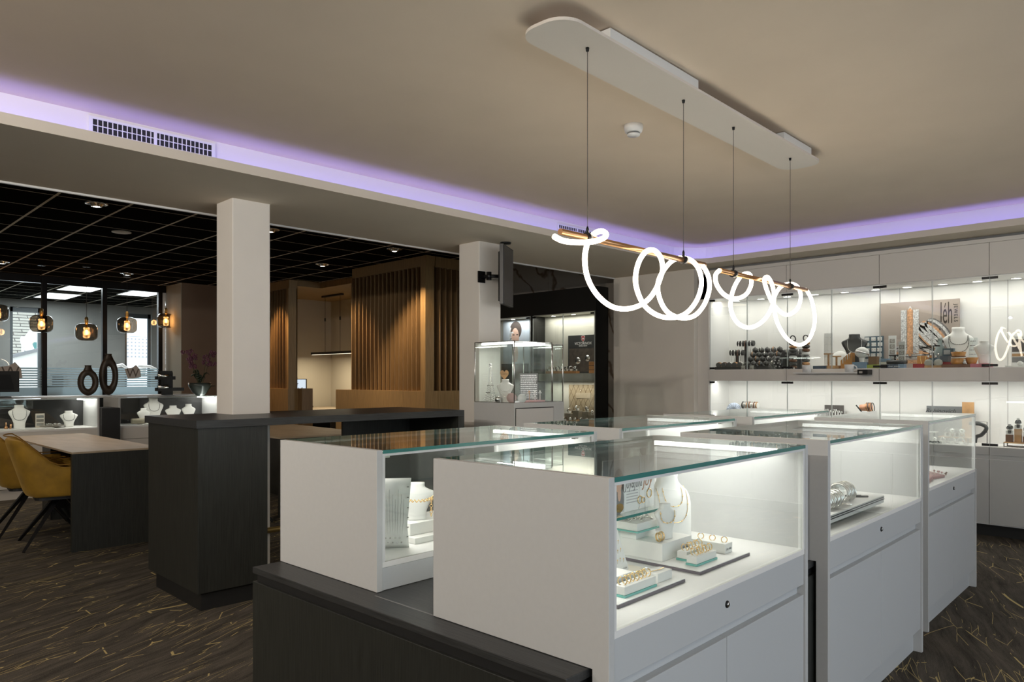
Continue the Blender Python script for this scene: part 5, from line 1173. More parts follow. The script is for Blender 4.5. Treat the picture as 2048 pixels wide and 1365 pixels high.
ef = thing('lattice_tower', 'small silver lattice tower ornament with a white ball on top', 'ornament', (-4.455, 4.20, zt0)); 
lt = MB()
def legw(z): return 0.040 * math.exp(-z * 9.0) + 0.0035
H_ = 0.30
for s1, s2 in ((1, 1), (1, -1), (-1, 1), (-1, -1)):
    lt.tube([(s1 * legw(z), s2 * legw(z), z) for z in [H_ * i / 14 for i in range(15)]], 0.0016, 5)
for i in range(16):
    z = H_ * i / 16; a = legw(z); b_ = legw(z + H_ / 16)
    for s1, s2, s3, s4 in ((1, 1, 1, -1), (1, -1, -1, -1), (-1, -1, -1, 1), (-1, 1, 1, 1)): lt.tube([(s1 * a, s2 * a, z), (s3 * b_, s4 * b_, z + H_ / 16)], 0.0008, 4); lt.tube([(s3 * a, s4 * a, z), (s1 * b_, s2 * b_, z + H_ / 16)], 0.0008, 4)
for z in (0.075, 0.135): a = legw(z) + 0.005; lt.box(-a, a, -a, a, z, z + 0.006)
lt.build('lattice', M_silver, ef); MB().ball((0, 0, H_ + 0.012), 0.012, 12, 8).build('ball', M_white, ef); MB().box(-0.05, 0.05, -0.05, 0.05, -0.0, 0.004).build('foot', M_silver, ef)
ht = thing('wooden_heart', 'light wooden heart with dark script, standing behind the bust', 'ornament', (-4.36, 4.27, zt0 + 0.17), math.radians(45))
P = []
for i in range(36):
    a = 2 * math.pi * i / 36; P.append((0.0036 * 16 * math.sin(a) ** 3 * 0.62, 0.0036 * (13 * math.cos(a) - 5 * math.cos(2 * a) - 2 * math.cos(3 * a) - math.cos(4 * a)) * 0.85 + 0.06))
MB().prism(P[::-1], -0.006, 0.006, 0, 'y').build('heart', M_wood, ht); MB().box(-0.004, 0.004, -0.003, 0.003, -0.17, 0.02).build('stick', M_wood, ht)
text('lettering', 'Clarys', 0.022, M_ink, ht, (0.0, -0.0062, 0.065), FACE_NEGY, shear=0.3, ext=0.0003)
bust('white bust with a fine chain inside the glass tower', (-4.30, 4.22, zt0), math.radians(40), 0.19, 0.95, necks=((0.3, 0.35, 'silver'),)).location
bust('small white bust at the foot of the taller one inside the glass tower', (-4.235, 4.165, zt0), math.radians(30), 0.10, 1.1, necks=((0.3, 0.3, 'silver'),))
for x_, y_, r_, m_, lab in ((-4.17, 4.165, 0.040, M_rose, 'pink round disc standing at the glass tower corner'), (-4.30, 4.14, 0.026, M_silver, 'silver round disc beside the small bust in the glass tower'), (-4.13, 4.245, 0.036, M_white, 'white round disc standing behind the pink disc')):
    one('round_disc', MB().lathe([(1e-4, -0.004), (r_, -0.004), (r_, 0.004), (1e-4, 0.004)], 28, 0, Matrix.Translation((0, 0, r_)) @ Matrix.Rotation(R90, 4, 'X'), cap=False), mat('disc_pink', (0.60, 0.42, 0.40), 0.5) if m_ is M_rose else m_, lab, 'disc', (x_, y_, zt0 + 0.0005), math.radians(45))
one('pink_tray', MB().box(-0.045, 0.035, -0.11, 0.085, 0, 0.016), M_pink, 'flat pink tray inside the glass tower', 'tray', (-4.15, 4.42, zt0 + 0.001))
for i, (x_, y_) in enumerate(((-4.15, 4.35), (-4.15, 4.42), (-4.15, 4.48))):
    one('jewel_tree', MB().tube([(0, 0, 0.0), (0, 0, 0.07)], 0.003, 6).tube([(0, -0.02, 0.06), (0, 0.02, 0.06)], 0.0025, 6).ball((0, 0, 0.0715), 0.008, 8, 5), M_white if i else M_copper, 'small T shaped jewel stand on the pink tray', 'jewel stand', (x_, y_, zt0 + 0.0175), 0, 'T jewel stands on the pink tray')
sg = thing('price_board', 'dark grey board with white lines of lettering in the glass tower', 'board', (-4.33, 4.515, zt0))
MB().box(-0.09, 0.125, 0.0, 0.006, 0, 0.24).build('board', mat('board_grey', (0.09, 0.09, 0.09), 0.5), sg)
pr = MB(); rr_ = random.Random(4)
for i in range(13):
    x = -0.08
    while x < 0.105: w_ = rr_.uniform(0.006, 0.03); pr.box(x, min(x + w_, 0.115), -0.0006, -0.0001, 0.22 - i * 0.016, 0.22 - i * 0.016 + 0.0065); x += w_ + 0.005
pr.build('lettering', M_inkwhite, sg)

# ================================================================== BLACK SHOWCASE CONTENTS
BX = -5.60
def bx_(px, y): return PY(px, 700, y).x
yb_ = YF + 0.225
ps = thing('flower_woman_poster', 'poster of a woman with white flowers in her dark hair', 'poster', (BX, yb_, 0)); 
xa, xb = bx_(1007, yb_) - BX, bx_(1060, yb_) - BX; zt1 = nz(1030, 641, yb_)
MB().box(xa, xb, -0.006, 0.0, 1.30, zt1).build('sheet', mat('poster_blue', (0.55, 0.60, 0.64), 0.5), ps)
def pe(cx, cz, a, b_, y, m, nm, n=24, rot=0.0):
    P = [(cx + a * math.cos(2 * math.pi * i / n) * math.cos(rot) - b_ * math.sin(2 * math.pi * i / n) * math.sin(rot), cz + a * math.cos(2 * math.pi * i / n) * math.sin(rot) + b_ * math.sin(2 * math.pi * i / n) * math.cos(rot)) for i in range(n)]
    return MB().prism(P, y, y - 0.0004, 0, 'y').build(nm, m, ps)
cx = bx_(1032, yb_) - BX; cz = nz(1032, 668, yb_)
pe(cx, cz + 0.05, 0.115, 0.125, -0.0062, M_hair, 'printed_hair'); pe(cx - 0.01, cz - 0.05, 0.075, 0.13, -0.0068, M_skin, 'printed_face')
pe(cx - 0.04, cz - 0.015, 0.022, 0.007, -0.0074, M_ink, 'printed_eye'); pe(cx + 0.032, cz - 0.015, 0.022, 0.007, -0.0074, M_ink, 'printed_eye'); pe(cx - 0.005, cz - 0.115, 0.024, 0.010, -0.0074, M_rose, 'printed_lips'); pe(cx, cz - 0.28, 0.05, 0.12, -0.0066, M_skin, 'printed_neck')
rr_ = random.Random(8); fw = MB()
for i in range(26): 
    q, w_ = cx - 0.085 + rr_.uniform(-0.03, 0.03), cz + 0.06 - i * 0.010 + rr_.uniform(-0.02, 0.02)
    fw.prism([(q + 0.013 * math.cos(2 * math.pi * k / 8), w_ + 0.013 * math.sin(2 * math.pi * k / 8)) for k in range(8)], -0.0076, -0.0080, 0, 'y')
fw.build('printed_flowers', M_paperw, ps)
vp = thing('watch_poster', 'dark watch poster with a red shield emblem and white lettering', 'poster', (BX, yb_, 0))
xa, xb = bx_(1137, yb_) - BX, bx_(1198, yb_) - BX; zt2, zbm = nz(1160, 671, yb_), 1.395
MB().box(xa, min(xb, -0.03), -0.008, 0, zbm, zt2).build('sheet', mat('poster_dark', (0.045, 0.047, 0.048), 0.4), vp)
cxp = bx_(1167, yb_) - BX
S_ = [(-0.030, 0.035), (0, 0.042), (0.030, 0.035), (0.028, -0.01), (0, -0.045), (-0.028, -0.01)]
zz = nz(1167, 678, yb_)
MB().prism([(cxp + a * 1.0, zz + b_ * 1.0) for a, b_ in S_][::-1], -0.0080, -0.0086, 0, 'y').build('emblem_rim', M_paperw, vp); MB().prism([(cxp + a * 0.86, zz + b_ * 0.86) for a, b_ in S_][::-1], -0.0087, -0.0092, 0, 'y').build('emblem', M_red, vp)
MB().box(cxp - 0.015, cxp + 0.015, -0.0097, -0.0093, zz - 0.004, zz + 0.006).box(cxp - 0.005, cxp + 0.005, -0.0097, -0.0093, zz - 0.014, zz + 0.016).build('emblem_cross', M_paperw, vp)
text('lettering', 'VICTORINOX', 0.048, M_inkwhite, vp, (cxp, -0.0084, nz(1167, 687.5, yb_)), FACE_NEGY, sx=0.95, ext=0.0004); text('lettering', 'SWISS ARMY', 0.026, M_inkwhite, vp, (cxp, -0.0084, nz(1167, 692.5, yb_)), FACE_NEGY, sx=0.95, ext=0.0004)
MB().box(xa + 0.02, cxp + 0.20, -0.0084, -0.0080, zbm + 0.02, zt2 - 0.17).build('printed_cloth', mat('cloth_brown', (0.10, 0.08, 0.065), 0.6, noise=0.4, nscale=30), vp)
for dx, dz, r_ in ((-0.09, 0.16, 0.045), (0.07, 0.19, 0.040)):
    Mq = Matrix.Translation((cxp + dx, -0.0085, zbm + dz)) @ Matrix.Rotation(R90, 4, 'X'); MB().lathe([(1e-4, 0.0004), (r_, 0.0004), (r_, 0.0), (1e-4, 0)], 24, 0, Mq, cap=False).build('printed_watch', M_steel, vp)
for i, (zq, lab) in enumerate(((0.015, 'lowest'), (0.065, 'middle'), (0.115, 'topmost'))):
    one('tan_leather_roll', MB().box(-0.08, 0.06, -0.03, 0.03, 0, 0.045), mat('tan_leather', (0.55, 0.26, 0.09), 0.5), 'tan leather box beside the watch poster, %s of its stack' % lab, 'box', (BX - 0.13, YF + 0.15, 1.391 + (zq - 0.015)), 0, bevel=0.004)
one('orange_shelf_board', MB().box(0, 0.52, 0, 0.07, 0, 0.03), mat('tan_leather', (0.55, 0.26, 0.09), 0.5), 'long orange leather board under the row of watches', 'board', (BX - 0.86, YF + 0.03, 1.3905), 0, bevel=0.003)
for i in range(7): watch('steel watch on a cushion in the row above the orange board', (BX - 0.83 + 0.075 * i, YF + 0.065, 1.421), 0.3 * ((i * 3) % 5 - 2), 0.95, M_steel if i % 2 else M_blackleather, M_ink if i % 3 else M_paperw, 'watches on the orange board')
qb = thing('quilted_board', 'tan quilted leather board in the lower niche of the black showcase', 'board', (BX, yb_, 0))
xa = bx_(1139, yb_) - BX
MB().box(xa, -0.03, -0.012, 0, 0.785, nz(1160, 770, yb_)).build('board', mat('quilted_tan', (0.42, 0.34, 0.22), 0.6), qb)
sl = MB(); x = xa; hq = nz(1160, 770, yb_) - 0.79; wq = -0.03 - xa
for k in range(-6, 12):
    for s_ in (1, -1):
        x0 = xa + k * 0.08; a0, b0 = x0, 0.79; a1, b1 = x0 + s_ * hq * 0.55, 0.79 + hq
        def clipx(a, b_, c_, d_, X):
            t_ = (X - a) / (c_ - a); return X, b_ + (d_ - b_) * t_
        pA, pB = (a0, b0), (a1, b1)
        if max(a0, a1) <= xa or min(a0, a1) >= -0.03: continue
        if pA[0] < xa: pA = clipx(a0, b0, a1, b1, xa)
        if pA[0] > -0.03: pA = clipx(a0, b0, a1, b1, -0.03)
        if pB[0] < xa: pB = clipx(a0, b0, a1, b1, xa)
        if pB[0] > -0.03: pB = clipx(a0, b0, a1, b1, -0.03)
        sl.tube([(pA[0], -0.0125, pA[1]), (pB[0], -0.0125, pB[1])], 0.0022, 4)
sl.build('stitching', mat('stitch_brown', (0.16, 0.10, 0.05), 0.7), qb)
MB().box(xa + 0.12, xa + 0.36, -0.016, -0.0127, nz(1160, 797, yb_), nz(1160, 786, yb_)).build('plate', mat('tan_plate', (0.50, 0.42, 0.30), 0.5), qb)
for i, (px, sz_) in enumerate(((1139, 0.10), (1155, 0.14), (1174, 0.13), (1185, 0.09))):
    one('watch_block', MB().box(-0.05, 0.05, -0.04, 0.04, 0, sz_), mat('taupe_block', (0.40, 0.36, 0.29), 0.6), 'taupe block carrying a watch before the quilted board, number %s from the niche edge' % ('one', 'two', 'three', 'four')[i], 'display block', (bx_(px, YF + 0.10), YF + 0.10, 0.7815), 0, bevel=0.002)
    watch('watch on the taupe block before the quilted board', (bx_(px, YF + 0.10), YF + 0.10, 0.782 + sz_), 0.4 * (i - 1.5), 1.0, M_steel, M_paperw if i % 2 else M_ink, 'watches on the taupe blocks')
for i in range(6): watch('watch in the front row of the lower niche', (bx_(1130 + 11 * i, YF + 0.035), YF + 0.035, 0.7815), 0.5 * ((i * 2) % 3 - 1), 0.85, M_steel if i % 2 else M_brownleather, M_paperw if i % 3 else M_ink, 'watches in the lower niche front row')
one('dark_screen', MB().box(0, bx_(1055, YF + 0.1) - bx_(1003, YF + 0.1), 0, 0.02, 0, nz(1040, 728, YF + 0.1) - 0.785), mat('screen_grey', (0.055, 0.06, 0.06), 0.2), 'dark grey board standing in the left bay behind the glass tower', 'board', (bx_(1003, YF + 0.1), YF + 0.10, 0.785))
# ================================================================== UPPER NICHE OF THE FAR WALL
N = N2 + 0.0008; YA, YB, YBk = 7.24, 7.36, 7.555
def on(px, y): return nx(px, y)
G1 = 'bracelets on the black displays'
rt = thing('roll_tray', 'long low black tray of rolls with bracelets at the niche end', 'tray', (on(1434, YA), YA, N))
wr_ = on(1487, YA) - on(1434, YA)
MB().box(0, wr_, -0.05, 0.05, 0, 0.03).build('tray', M_blackleather, rt, bevel=0.002)
for i in range(5):
    x = wr_ * (i + 0.5) / 5; r_ = MB().tube([(x, -0.035, 0.05), (x, 0.035, 0.05)], 0.026, 14).build('roll', M_greyleather, rt)
    b = MB(); b.torus((x, -0.012, 0.05), 0.028, 0.0035, (0, 1, 0), 18, 6); b.torus((x, 0.008, 0.05), 0.028, 0.003, (0, 1, 0), 18, 6); b.build('bracelet', (M_copper, M_brownleather, M_steel, M_copper, M_silver)[i], r_)
def tbar(label, px0, px1, rt_, rb_, y, nb, hang):
    x0, x1 = on(px0, y), on(px1, y); xc = (x0 + x1) / 2; zt_ = nz((px0 + px1) / 2, rt_, y) - 0.03
    t = thing('bracelet_bar', label, 'bracelet stand', (xc, y, N), 0); w_ = (x1 - x0) / 2
    MB().box(-0.05, 0.05, -0.05, 0.05, 0, 0.01).build('foot', M_blackleather, t); MB().box(-0.013, 0.013, -0.012, 0.012, 0.0101, zt_ - N - 0.02).build('post', M_blackleather, t)
    MB().tube([(-w_, 0, zt_ - N), (w_, 0, zt_ - N)], 0.030, 18).build('bar', M_blackleather, t)
    for i in range(nb):
        x = -w_ + 2 * w_ * (i + 0.7) / (nb + 0.4)
        b = MB(); b.torus((x, 0, zt_ - N), 0.032, 0.0035, (1, 0, 0), 20, 6)
        if hang: b.tube([(x, -0.032, zt_ - N), (x, -0.033, zt_ - N - 0.12)], 0.0022, 5)
        b.build('bracelet', (M_silver, M_steel, M_brownleather)[i % 3], t)
tbar('lower black bar with three hanging silver bracelets', 1461, 1488, 700.5, 735, 7.37, 4, True)
tbar('taller black bar with dark bracelets on a square post', 1476, 1508, 682, 735, 7.49, 5, True)
sd_ = thing('pillow_display', 'sloped grey display of small pillows with watches and bracelets', 'display stand', (on(1490, YA), YA + 0.01, N))
wS = on(1577, YA) - on(1490, YA)
MB().prism([(-0.06, 0), (0.20, 0), (0.20, 0.20), (0.16, 0.20), (-0.02, 0.035), (-0.06, 0.035)], 0.0, wS * 0.72, 0, 'x').build('stand', M_blackleather, sd_)
for r in range(4):
    for c_ in range(5):
        x = wS * 0.72 * (c_ + 0.5) / 5; q = r / 3.0; y = -0.02 + 0.17 * q; z = 0.062 + 0.150 * q
        p_ = MB().ball((x, y, z), 0.032, 14, 8, 0, (0.95, 0.8, 0.75)).build('pillow', M_greyleather, sd_)
        MB().torus((x, y, z), 0.026, 0.004, (1, 0.2, 0), 18, 6).build('bracelet', (M_steel, M_blackleather, M_copper, M_blackleather)[(r + c_) % 4], p_)
one('bracelet_roll', MB().tube([(0, 0, 0.03), (0.26, 0, 0.03)], 0.028, 16), M_greyleather, 'grey roll of narrow bracelets on the raised back of the sloped display', 'bracelet roll', (on(1556, 7.50), 7.50, N + 0.151))
for i in range(6): bangle('narrow silver bracelet on the raised grey roll', (on(1556, 7.50) + 0.03 + i * 0.04, 7.50, N + 0.181), 0.031, (1, 0, 0), M_silver, 0.003, 'narrow bracelets on the raised roll')
one('roll_rest', MB().box(0, 0.26, -0.03, 0.03, 0, 0.15), M_blackleather, 'black block under the raised grey bracelet roll', 'display block', (on(1556, 7.50), 7.50, N))
fe = thing('flower_earring_stand', 'dark rounded stand dotted with white flower studs', 'earring stand', (on(1558, YA - 0.04), YA - 0.06, N))
MB().ball((0, 0, 0.065), 0.065, 18, 10, 0, (0.85, 0.4, 1)).build('form', M_blackleather, fe)
s_ = MB()
for dx, dz in ((-0.02, 0.09), (0.02, 0.085), (-0.03, 0.06), (0.01, 0.06), (0.035, 0.05), (-0.01, 0.03), (0.025, 0.025)): s_.ball((dx, -0.026, dz), 0.007, 8, 5)
s_.build('studs', M_white, fe)
for i, px in enumerate((1487, 1504, 1571, 1584)):
    t = thing('ring_box', 'small silver square ring box, %s of the four before the black displays' % ('first', 'second', 'third', 'fourth')[i], 'ring box', (on(px, 7.185), 7.185, N), 0, 'silver ring boxes')
    MB().box(-0.022, 0.022, -0.015, 0.015, 0, 0.016 if i > 1 else 0.040).build('box', M_steel, t, bevel=0.002); MB().torus((0, -0.0155, 0.008 if i > 1 else 0.026), 0.008 if i < 2 else 0.005, 0.002, (0, 1, 0), 16, 5).build('ring', M_paperw, t)
for px0, px1, lab, cols in ((1577, 1595, 'tall stack of brown and grey bracelets around a post', (M_brownleather, M_greyleather, M_brownleather, M_paperw, M_blackleather, M_greyleather, M_copper, M_blackleather)), (1603, 1621, 'tall stack of orange, black and grey bracelets around a post', (M_blackleather, M_copper, M_greyleather, M_blackleather, M_paperw, M_brownleather, M_blackleather, M_copper))):
    x = on((px0 + px1) / 2, YA); t = thing('bracelet_tower', lab, 'bracelet stand', (x, YA, N)); R_ = (on(px1, YA) - on(px0, YA)) / 2.6
    MB().tube([(0, 0, 0), (0, 0, 0.29)], 0.018, 12).build('post', M_blackleather, t)
    for i, m_ in enumerate(cols): MB().torus((0, 0, 0.018 + i * 0.034), R_ - 0.012, 0.0155, (0.05 * (i % 3 - 1), 0.06 * (i % 2), 1), 22, 8).build('bracelet', m_, t)
    MB().torus((0, 0, 0.305), 0.032, 0.006, (0.3, 1, 0.2), 20, 6).build('watch_strap', M_blackleather, t)
def card_board(name, label, px0, px1, rt_, rb_, y, m, rows, cols, sm_, cat='earring board', chip=None, thick=0.008):
    x0, x1 = on(px0, y), on(px1, y); z0 = max(nz(px0, rb_, y), N) if rb_ else N; z1 = nz((px0 + px1) / 2, rt_, y)
    t = thing(name, label, cat, (x0, y, z0)); w_, h_ = x1 - x0, z1 - z0
    MB().box(0, w_, 0, thick, 0, h_).build('board', m, t)
    if chip:
        cp_ = MB()
        for i in range(cols):
            for k in range(rows):
                jx = random.uniform(-0.1, 0.1) * w_ / cols; cx_, cz_ = w_ * (i + 0.5) / cols + jx, h_ * (k + 0.5) / rows; a = w_ / cols * 0.36; b_ = h_ / rows * 0.34
                cp_.box(cx_ - a, cx_ + a, -0.0025, -0.0003, cz_ - b_, cz_ + b_)
        cp_.build('chips', chip, t)
    s_ = MB(); studs(s_, 0.01, w_ - 0.01, 0.02, h_ - 0.01, cols * 2, rows, -0.005, 0.0032, 0.003); s_.build('studs', sm_, t)
    return t
card_board('earring_board', 'white earring board above the wooden T stands', 1648, 1665, 667, 0, YB, M_paperw, 5, 2, M_steel)
wbp = thing('stand_base', 'brown leather base plate with two T stands on it', 'display base', (on(1646, YA), YA, N))
MB().box(0, on(1681, YA) - on(1646, YA), -0.05, 0.05, 0, 0.030).build('plate', M_wood, wbp, bevel=0.004)
for px, rt_, lab in ((1657, 707, 'taller wooden T stand on the brown base plate'), (1673, 712, 'shorter wooden T stand on the brown base plate')):
    x = on(px, YA); h_ = nz(px, rt_, YA) - N - 0.031
    one('t_stand', MB().box(-0.038, 0.038, -0.02, 0.02, h_ - 0.012, h_).tube([(0, 0, 0), (0, 0, h_ - 0.012)], 0.009, 10), M_wood, lab, 'T stand', (x, YA, N + 0.0305))
one('white_globe', MB().ball((0, 0, 0.09), 0.09, 20, 12, 0, (1, 0.4, 1)), M_leather, 'white rounded form behind the shorter T stand', 'display form', (on(1679, 7.48), 7.50, N))
book('flat dark blue box in front of the earring board', on(1626, 7.17), on(1652, 7.17), 7.165, N, 0.028, 0.02, M_navy)
ra = thing('bracelet_ramp', 'orange wooden arched ramp of bracelets', 'bracelet stand', (on(1684, YA), YA, N)); wA = on(1707, YA) - on(1684, YA)
P = [(wA * i / 10, 0.075 + 0.075 * math.sin(math.pi * 0.5 * i / 10)) for i in range(11)]
MB().prism([(0, 0)] + P + [(wA, 0)], -0.035, 0.035, 0, 'y').build('ramp', mat('orange_wood', (0.55, 0.25, 0.06), 0.4), ra)
for i in range(4): x, z = P[2 + 2 * i]; MB().tube([(x, -0.036, z - 0.05), (x, -0.037, z), (x, 0.0, z + 0.006), (x, 0.037, z)], 0.004, 6).build('bracelet', M_steel if i % 2 else M_paperw, ra)
bust('black leather bust with a white cord necklace', (on(1709, YB), YB, N + 0.055), math.radians(22), 0.28, 1.05, M_blackleather, ((0.28, 0.42, 'cord'),))
book('dark book lying under the black bust', on(1697, YB - 0.06), on(1732, YB - 0.06), YB - 0.09, N, 0.054, 0.17, M_navy)
cu = thing('cuff_cushion', 'white round cushion with a grey cuff before the black bust', 'cushion', (on(1724, 7.232), 7.232, N))
MB().ball((0, 0, 0.150), 0.065, 20, 12, 0, (1.0, 0.7, 0.8)).build('cushion', M_leather, cu); MB().torus((0, 0, 0.145), 0.055, 0.008, (0.25, 0.2, 1), 26, 8).build('cuff', M_steel, cu); MB().lathe([(0.033, 0), (0.020, 0.03), (0.028, 0.10)], 18).build('foot', M_leather, cu)
book('rounded denim blue pouch in front of the white cuff cushion', on(1705, 7.175), on(1733, 7.175), 7.165, N, 0.058, 0.02, M_blue, 'pouch', 'pouch')
card_board('earring_board', 'petrol blue board with rows of small white cards', 1729, 1766, 673, 0, 7.44, M_petrol, 6, 3, M_copper, chip=M_paperw, thick=0.02)
book('brown wooden cube standing before the petrol board', on(1738, 7.25), on(1755, 7.25), 7.23, N + 0.036, 0.075, 0.08, mat('box_brown', (0.20, 0.11, 0.05), 0.5))
book('lime green box under the brown wooden cube', on(1731, 7.23), on(1756, 7.23), 7.20, N, 0.034, 0.12, M_green)
book('light blue box above a white one beside the brown cube', on(1757, 7.31), on(1776, 7.31), 7.29, N + 0.060, 0.030, 0.10, M_blue)
book('flat white box under the light blue one', on(1756, 7.31), on(1775, 7.31), 7.29, N, 0.059, 0.10, M_paperw)
book('black box with pale print right of the green box', on(1760, 7.18), on(1773, 7.18), 7.17, N, 0.034, 0.07, M_ink)
book('long dark box with white lettering at the niche front', on(1775, 7.18), on(1797, 7.18), 7.17, N, 0.034, 0.07, M_navy)
text('lettering', 'silver jewels', 0.020, M_inkwhite, bpy.data.objects[-1] if False else COL.objects[-1], (0.058, -0.0008, 0.017), FACE_NEGY, ext=0.0003)
book('light blue end box at the foot of the big poster', on(1797, 7.18), on(1809, 7.18), 7.17, N, 0.034, 0.07, M_blue)
one('black_roll', MB().tube([(0, 0, 0.02), (0.17, 0, 0.02)], 0.019, 14), M_blackleather, 'black leather roll with a round clasp above the dark box', 'roll', (on(1774, 7.21), 7.21, N + 0.0345))
def g_board(label, px0, px1, rt_, y, n_):
    t = thing('letter_board', label, 'jewel board', (on(px0, y), y, N), 0); w_ = on(px1, y) - on(px0, y); h_ = nz(px0, rt_, y) - N
    MB().box(0, w_, 0, 0.01, 0, h_).build('board', M_paperw, t)
    for i in range(n_):
        z = h_ - 0.05 - i * 0.052; c_ = MB().box(w_ / 2 - 0.022, w_ / 2 + 0.022, -0.003, -0.0002, z - 0.02, z + 0.02).build('card', mat('card_grey', (0.35, 0.33, 0.30), 0.6), t)
        text('letter', 'G', 0.034, M_inkwhite if i % 2 == 0 else M_paperw, c_, (w_ / 2, -0.0034, z), FACE_NEGY, ext=0.0004)
g_board('taller white board with a column of small grey squares', 1777, 1792, 672, 7.38, 5)
g_board('shorter white board with a column of small grey squares', 1797, 1810, 684, 7.215, 5)
es = thing('clear_earring_stand', 'clear earring stand with a black top bar between the white boards', 'earring stand', (on(1778, 7.30), 7.30, N)); wE = on(1808, 7.30) - on(1778, 7.30)
MB().box(0, wE, 0, 0.004, 0.0, 0.115).build('panel', M_acryl, es); MB().box(0, wE, -0.006, 0.010, 0.1152, 0.124).build('bar', M_blackmetal, es); MB().box(wE * 0.35, wE * 0.48, -0.004, -0.0005, 0, 0.115).build('post', M_ink, es)
s_ = MB(); studs(s_, 0.01, wE - 0.01, 0.04, 0.11, 6, 2, -0.004, 0.005); s_.build('studs', M_silver, es)
# big jewel poster
jp = thing('jewel_poster', 'large taupe jewellery poster with black tall lettering', 'poster', (0, 7.50, 0))
xa, xb = on(1759, 7.50), on(1919, 7.50); z1 = 2.048
MB().box(xa, xb, 0, 0.02, N, z1).build('sheet', mat('poster_taupe', (0.36, 0.30, 0.26), 0.5, noise=0.06, nscale=2), jp)
MB().box(xa + 0.001, xb - 0.001, -0.0008, -0.0001, N + 0.001, 1.70).build('printed_ground', mat('poster_ground', (0.43, 0.36, 0.32), 0.5), jp)
xl = on(1895, 7.50); zl = nz(1895, 627, 7.50)
text('lettering', 'Jéh', 0.285, mat('ink_brown', (0.035, 0.025, 0.02), 0.6), jp, (xl - 0.01, -0.0012, zl - 0.005), FACE_NEGY, sx=0.30, ext=0.0004)
o_ = text('lettering', 'JEWELS', 0.042, M_ink, jp, (on(1911.5, 7.50), -0.0012, zl), (R90, R90, 0), track=1.25, ext=0.0004)
def band(cx, cz, a, b_, w_, rot, m1, m2, nm):
    mb = MB(); n = 40; st_ = Matrix.Translation((cx, -0.0022, cz)) @ Matrix.Rotation(rot, 4, 'Y')
    for k, (m_, ww) in enumerate(((0, 1.0), (1, 0.45))):
        v = []; f = []
        for i in range(n + 1):
            g = 2 * math.pi * i / n; x, z = a * math.cos(g), b_ * math.sin(g)
            for s__ in (-1, 1): v.append(st_ @ Vector((x, -0.0006 * k, z + s__ * w_ * ww / 2)))
        for i in range(n): f.append((2 * i, 2 * i + 2, 2 * i + 3, 2 * i + 1))
        mb.add(v, f, m_)
    return mb.build(nm, [m1, m2], jp)
M_hammer = mat('printed_silver', (0.62, 0.62, 0.62), 0.35, metal=0.3, noise=0.5, nscale=90); M_rosegold = mat('printed_rose_gold', (0.65, 0.36, 0.20), 0.35, metal=0.3, noise=0.35, nscale=70); M_darksil = mat('printed_dark_silver', (0.16, 0.15, 0.15), 0.4, noise=0.6, nscale=80)
def bp(px, row): p = PY(px, row, 7.495); return p.x, p.z
x, z = bp(1820, 665); band(x, z, 0.030, 0.22, 0.05, math.radians(0), M_hammer, M_rosegold, 'printed_bangle')
for dx, m1 in ((-0.055, M_hammer), (0.0, M_rosegold), (0.05, M_hammer)): MB().box(x + dx - 0.024, x + dx + 0.024, -0.0042, -0.0034, z - 0.20, z + 0.21).build('printed_bangle', m1, jp)
x, z = bp(1823, 704); band(x, z, 0.19, 0.045, 0.035, 0, M_hammer, M_darksil, 'printed_bangle'); band(x, z - 0.05, 0.19, 0.045, 0.03, 0, M_rosegold, M_rosegold, 'printed_bangle')
x, z = bp(1851, 682); band(x, z, 0.19, 0.05, 0.07, math.radians(48), M_darksil, M_hammer, 'printed_bangle')
x, z = bp(1862, 672); band(x, z, 0.15, 0.05, 0.07, math.radians(48), M_rosegold, M_hammer, 'printed_bangle')
x, z = bp(1874, 662); band(x, z, 0.13, 0.055, 0.05, math.radians(48), M_darksil, M_hammer, 'printed_bangle')
# right part of the niche
tb = thing('wood_tray', 'upright wooden board with a gold chain hung over it', 'display board', (on(1834, YB), YB, N)); wT = on(1866, YB) - on(1834, YB)
MB().box(0, wT, 0, 0.03, 0, nz(1850, 712, YB) - N).build('board', mat('orange_wood', (0.55, 0.25, 0.06), 0.4), tb, bevel=0.003); MB().tube(catmull([(wT * 0.2, -0.003, 0.11), (wT * 0.27, -0.005, 0.05), (wT * 0.38, -0.005, 0.012), (wT * 0.50, -0.005, 0.05), (wT * 0.58, -0.003, 0.11)], 6), 0.0025, 6).build('chain', M_gold, tb)
book('flat dark red box left of the toy car', on(1827, 7.20), on(1850, 7.20), 7.18, N, 0.036, 0.09, M_red)
car = thing('toy_car', 'dark toy car with pale wheels on a short wooden base', 'toy car', (on(1850, 7.19), 7.19, N)); wC = on(1884, 7.19) - on(1850, 7.19)
MB().box(0, wC, -0.02, 0.04, 0, 0.020).build('base', M_wood, car); MB().prism([(0.02, 0.035), (wC - 0.02, 0.035), (wC - 0.02, 0.072), (wC * 0.7, 0.085), (wC * 0.3, 0.085), (0.02, 0.07)], -0.01, 0.03, 0, 'y').build('body', M_petrol, car)
for x in (wC * 0.24, wC * 0.80): MB().lathe([(0.034, -0.008), (0.034, 0.006), (0.012, 0.009), (1e-4, 0.009)], 22, 0, Matrix.Translation((x, -0.012, 0.042)) @ Matrix.Rotation(R90, 4, 'X')).build('wheel', mat('pale_wheel', (0.50, 0.48, 0.42), 0.5), car)
bo = one('glass_bottle', MB().lathe([(0.045, 0), (0.050, 0.01), (0.050, 0.09), (0.020, 0.15), (0.018, 0.20), (0.022, 0.205)], 24), mat('bottle_grey', (0.32, 0.38, 0.37), 0.12), 'grey green glass bottle before the taupe poster', 'bottle', (on(1880, YB + 0.03), YB + 0.03, N + 0.06))
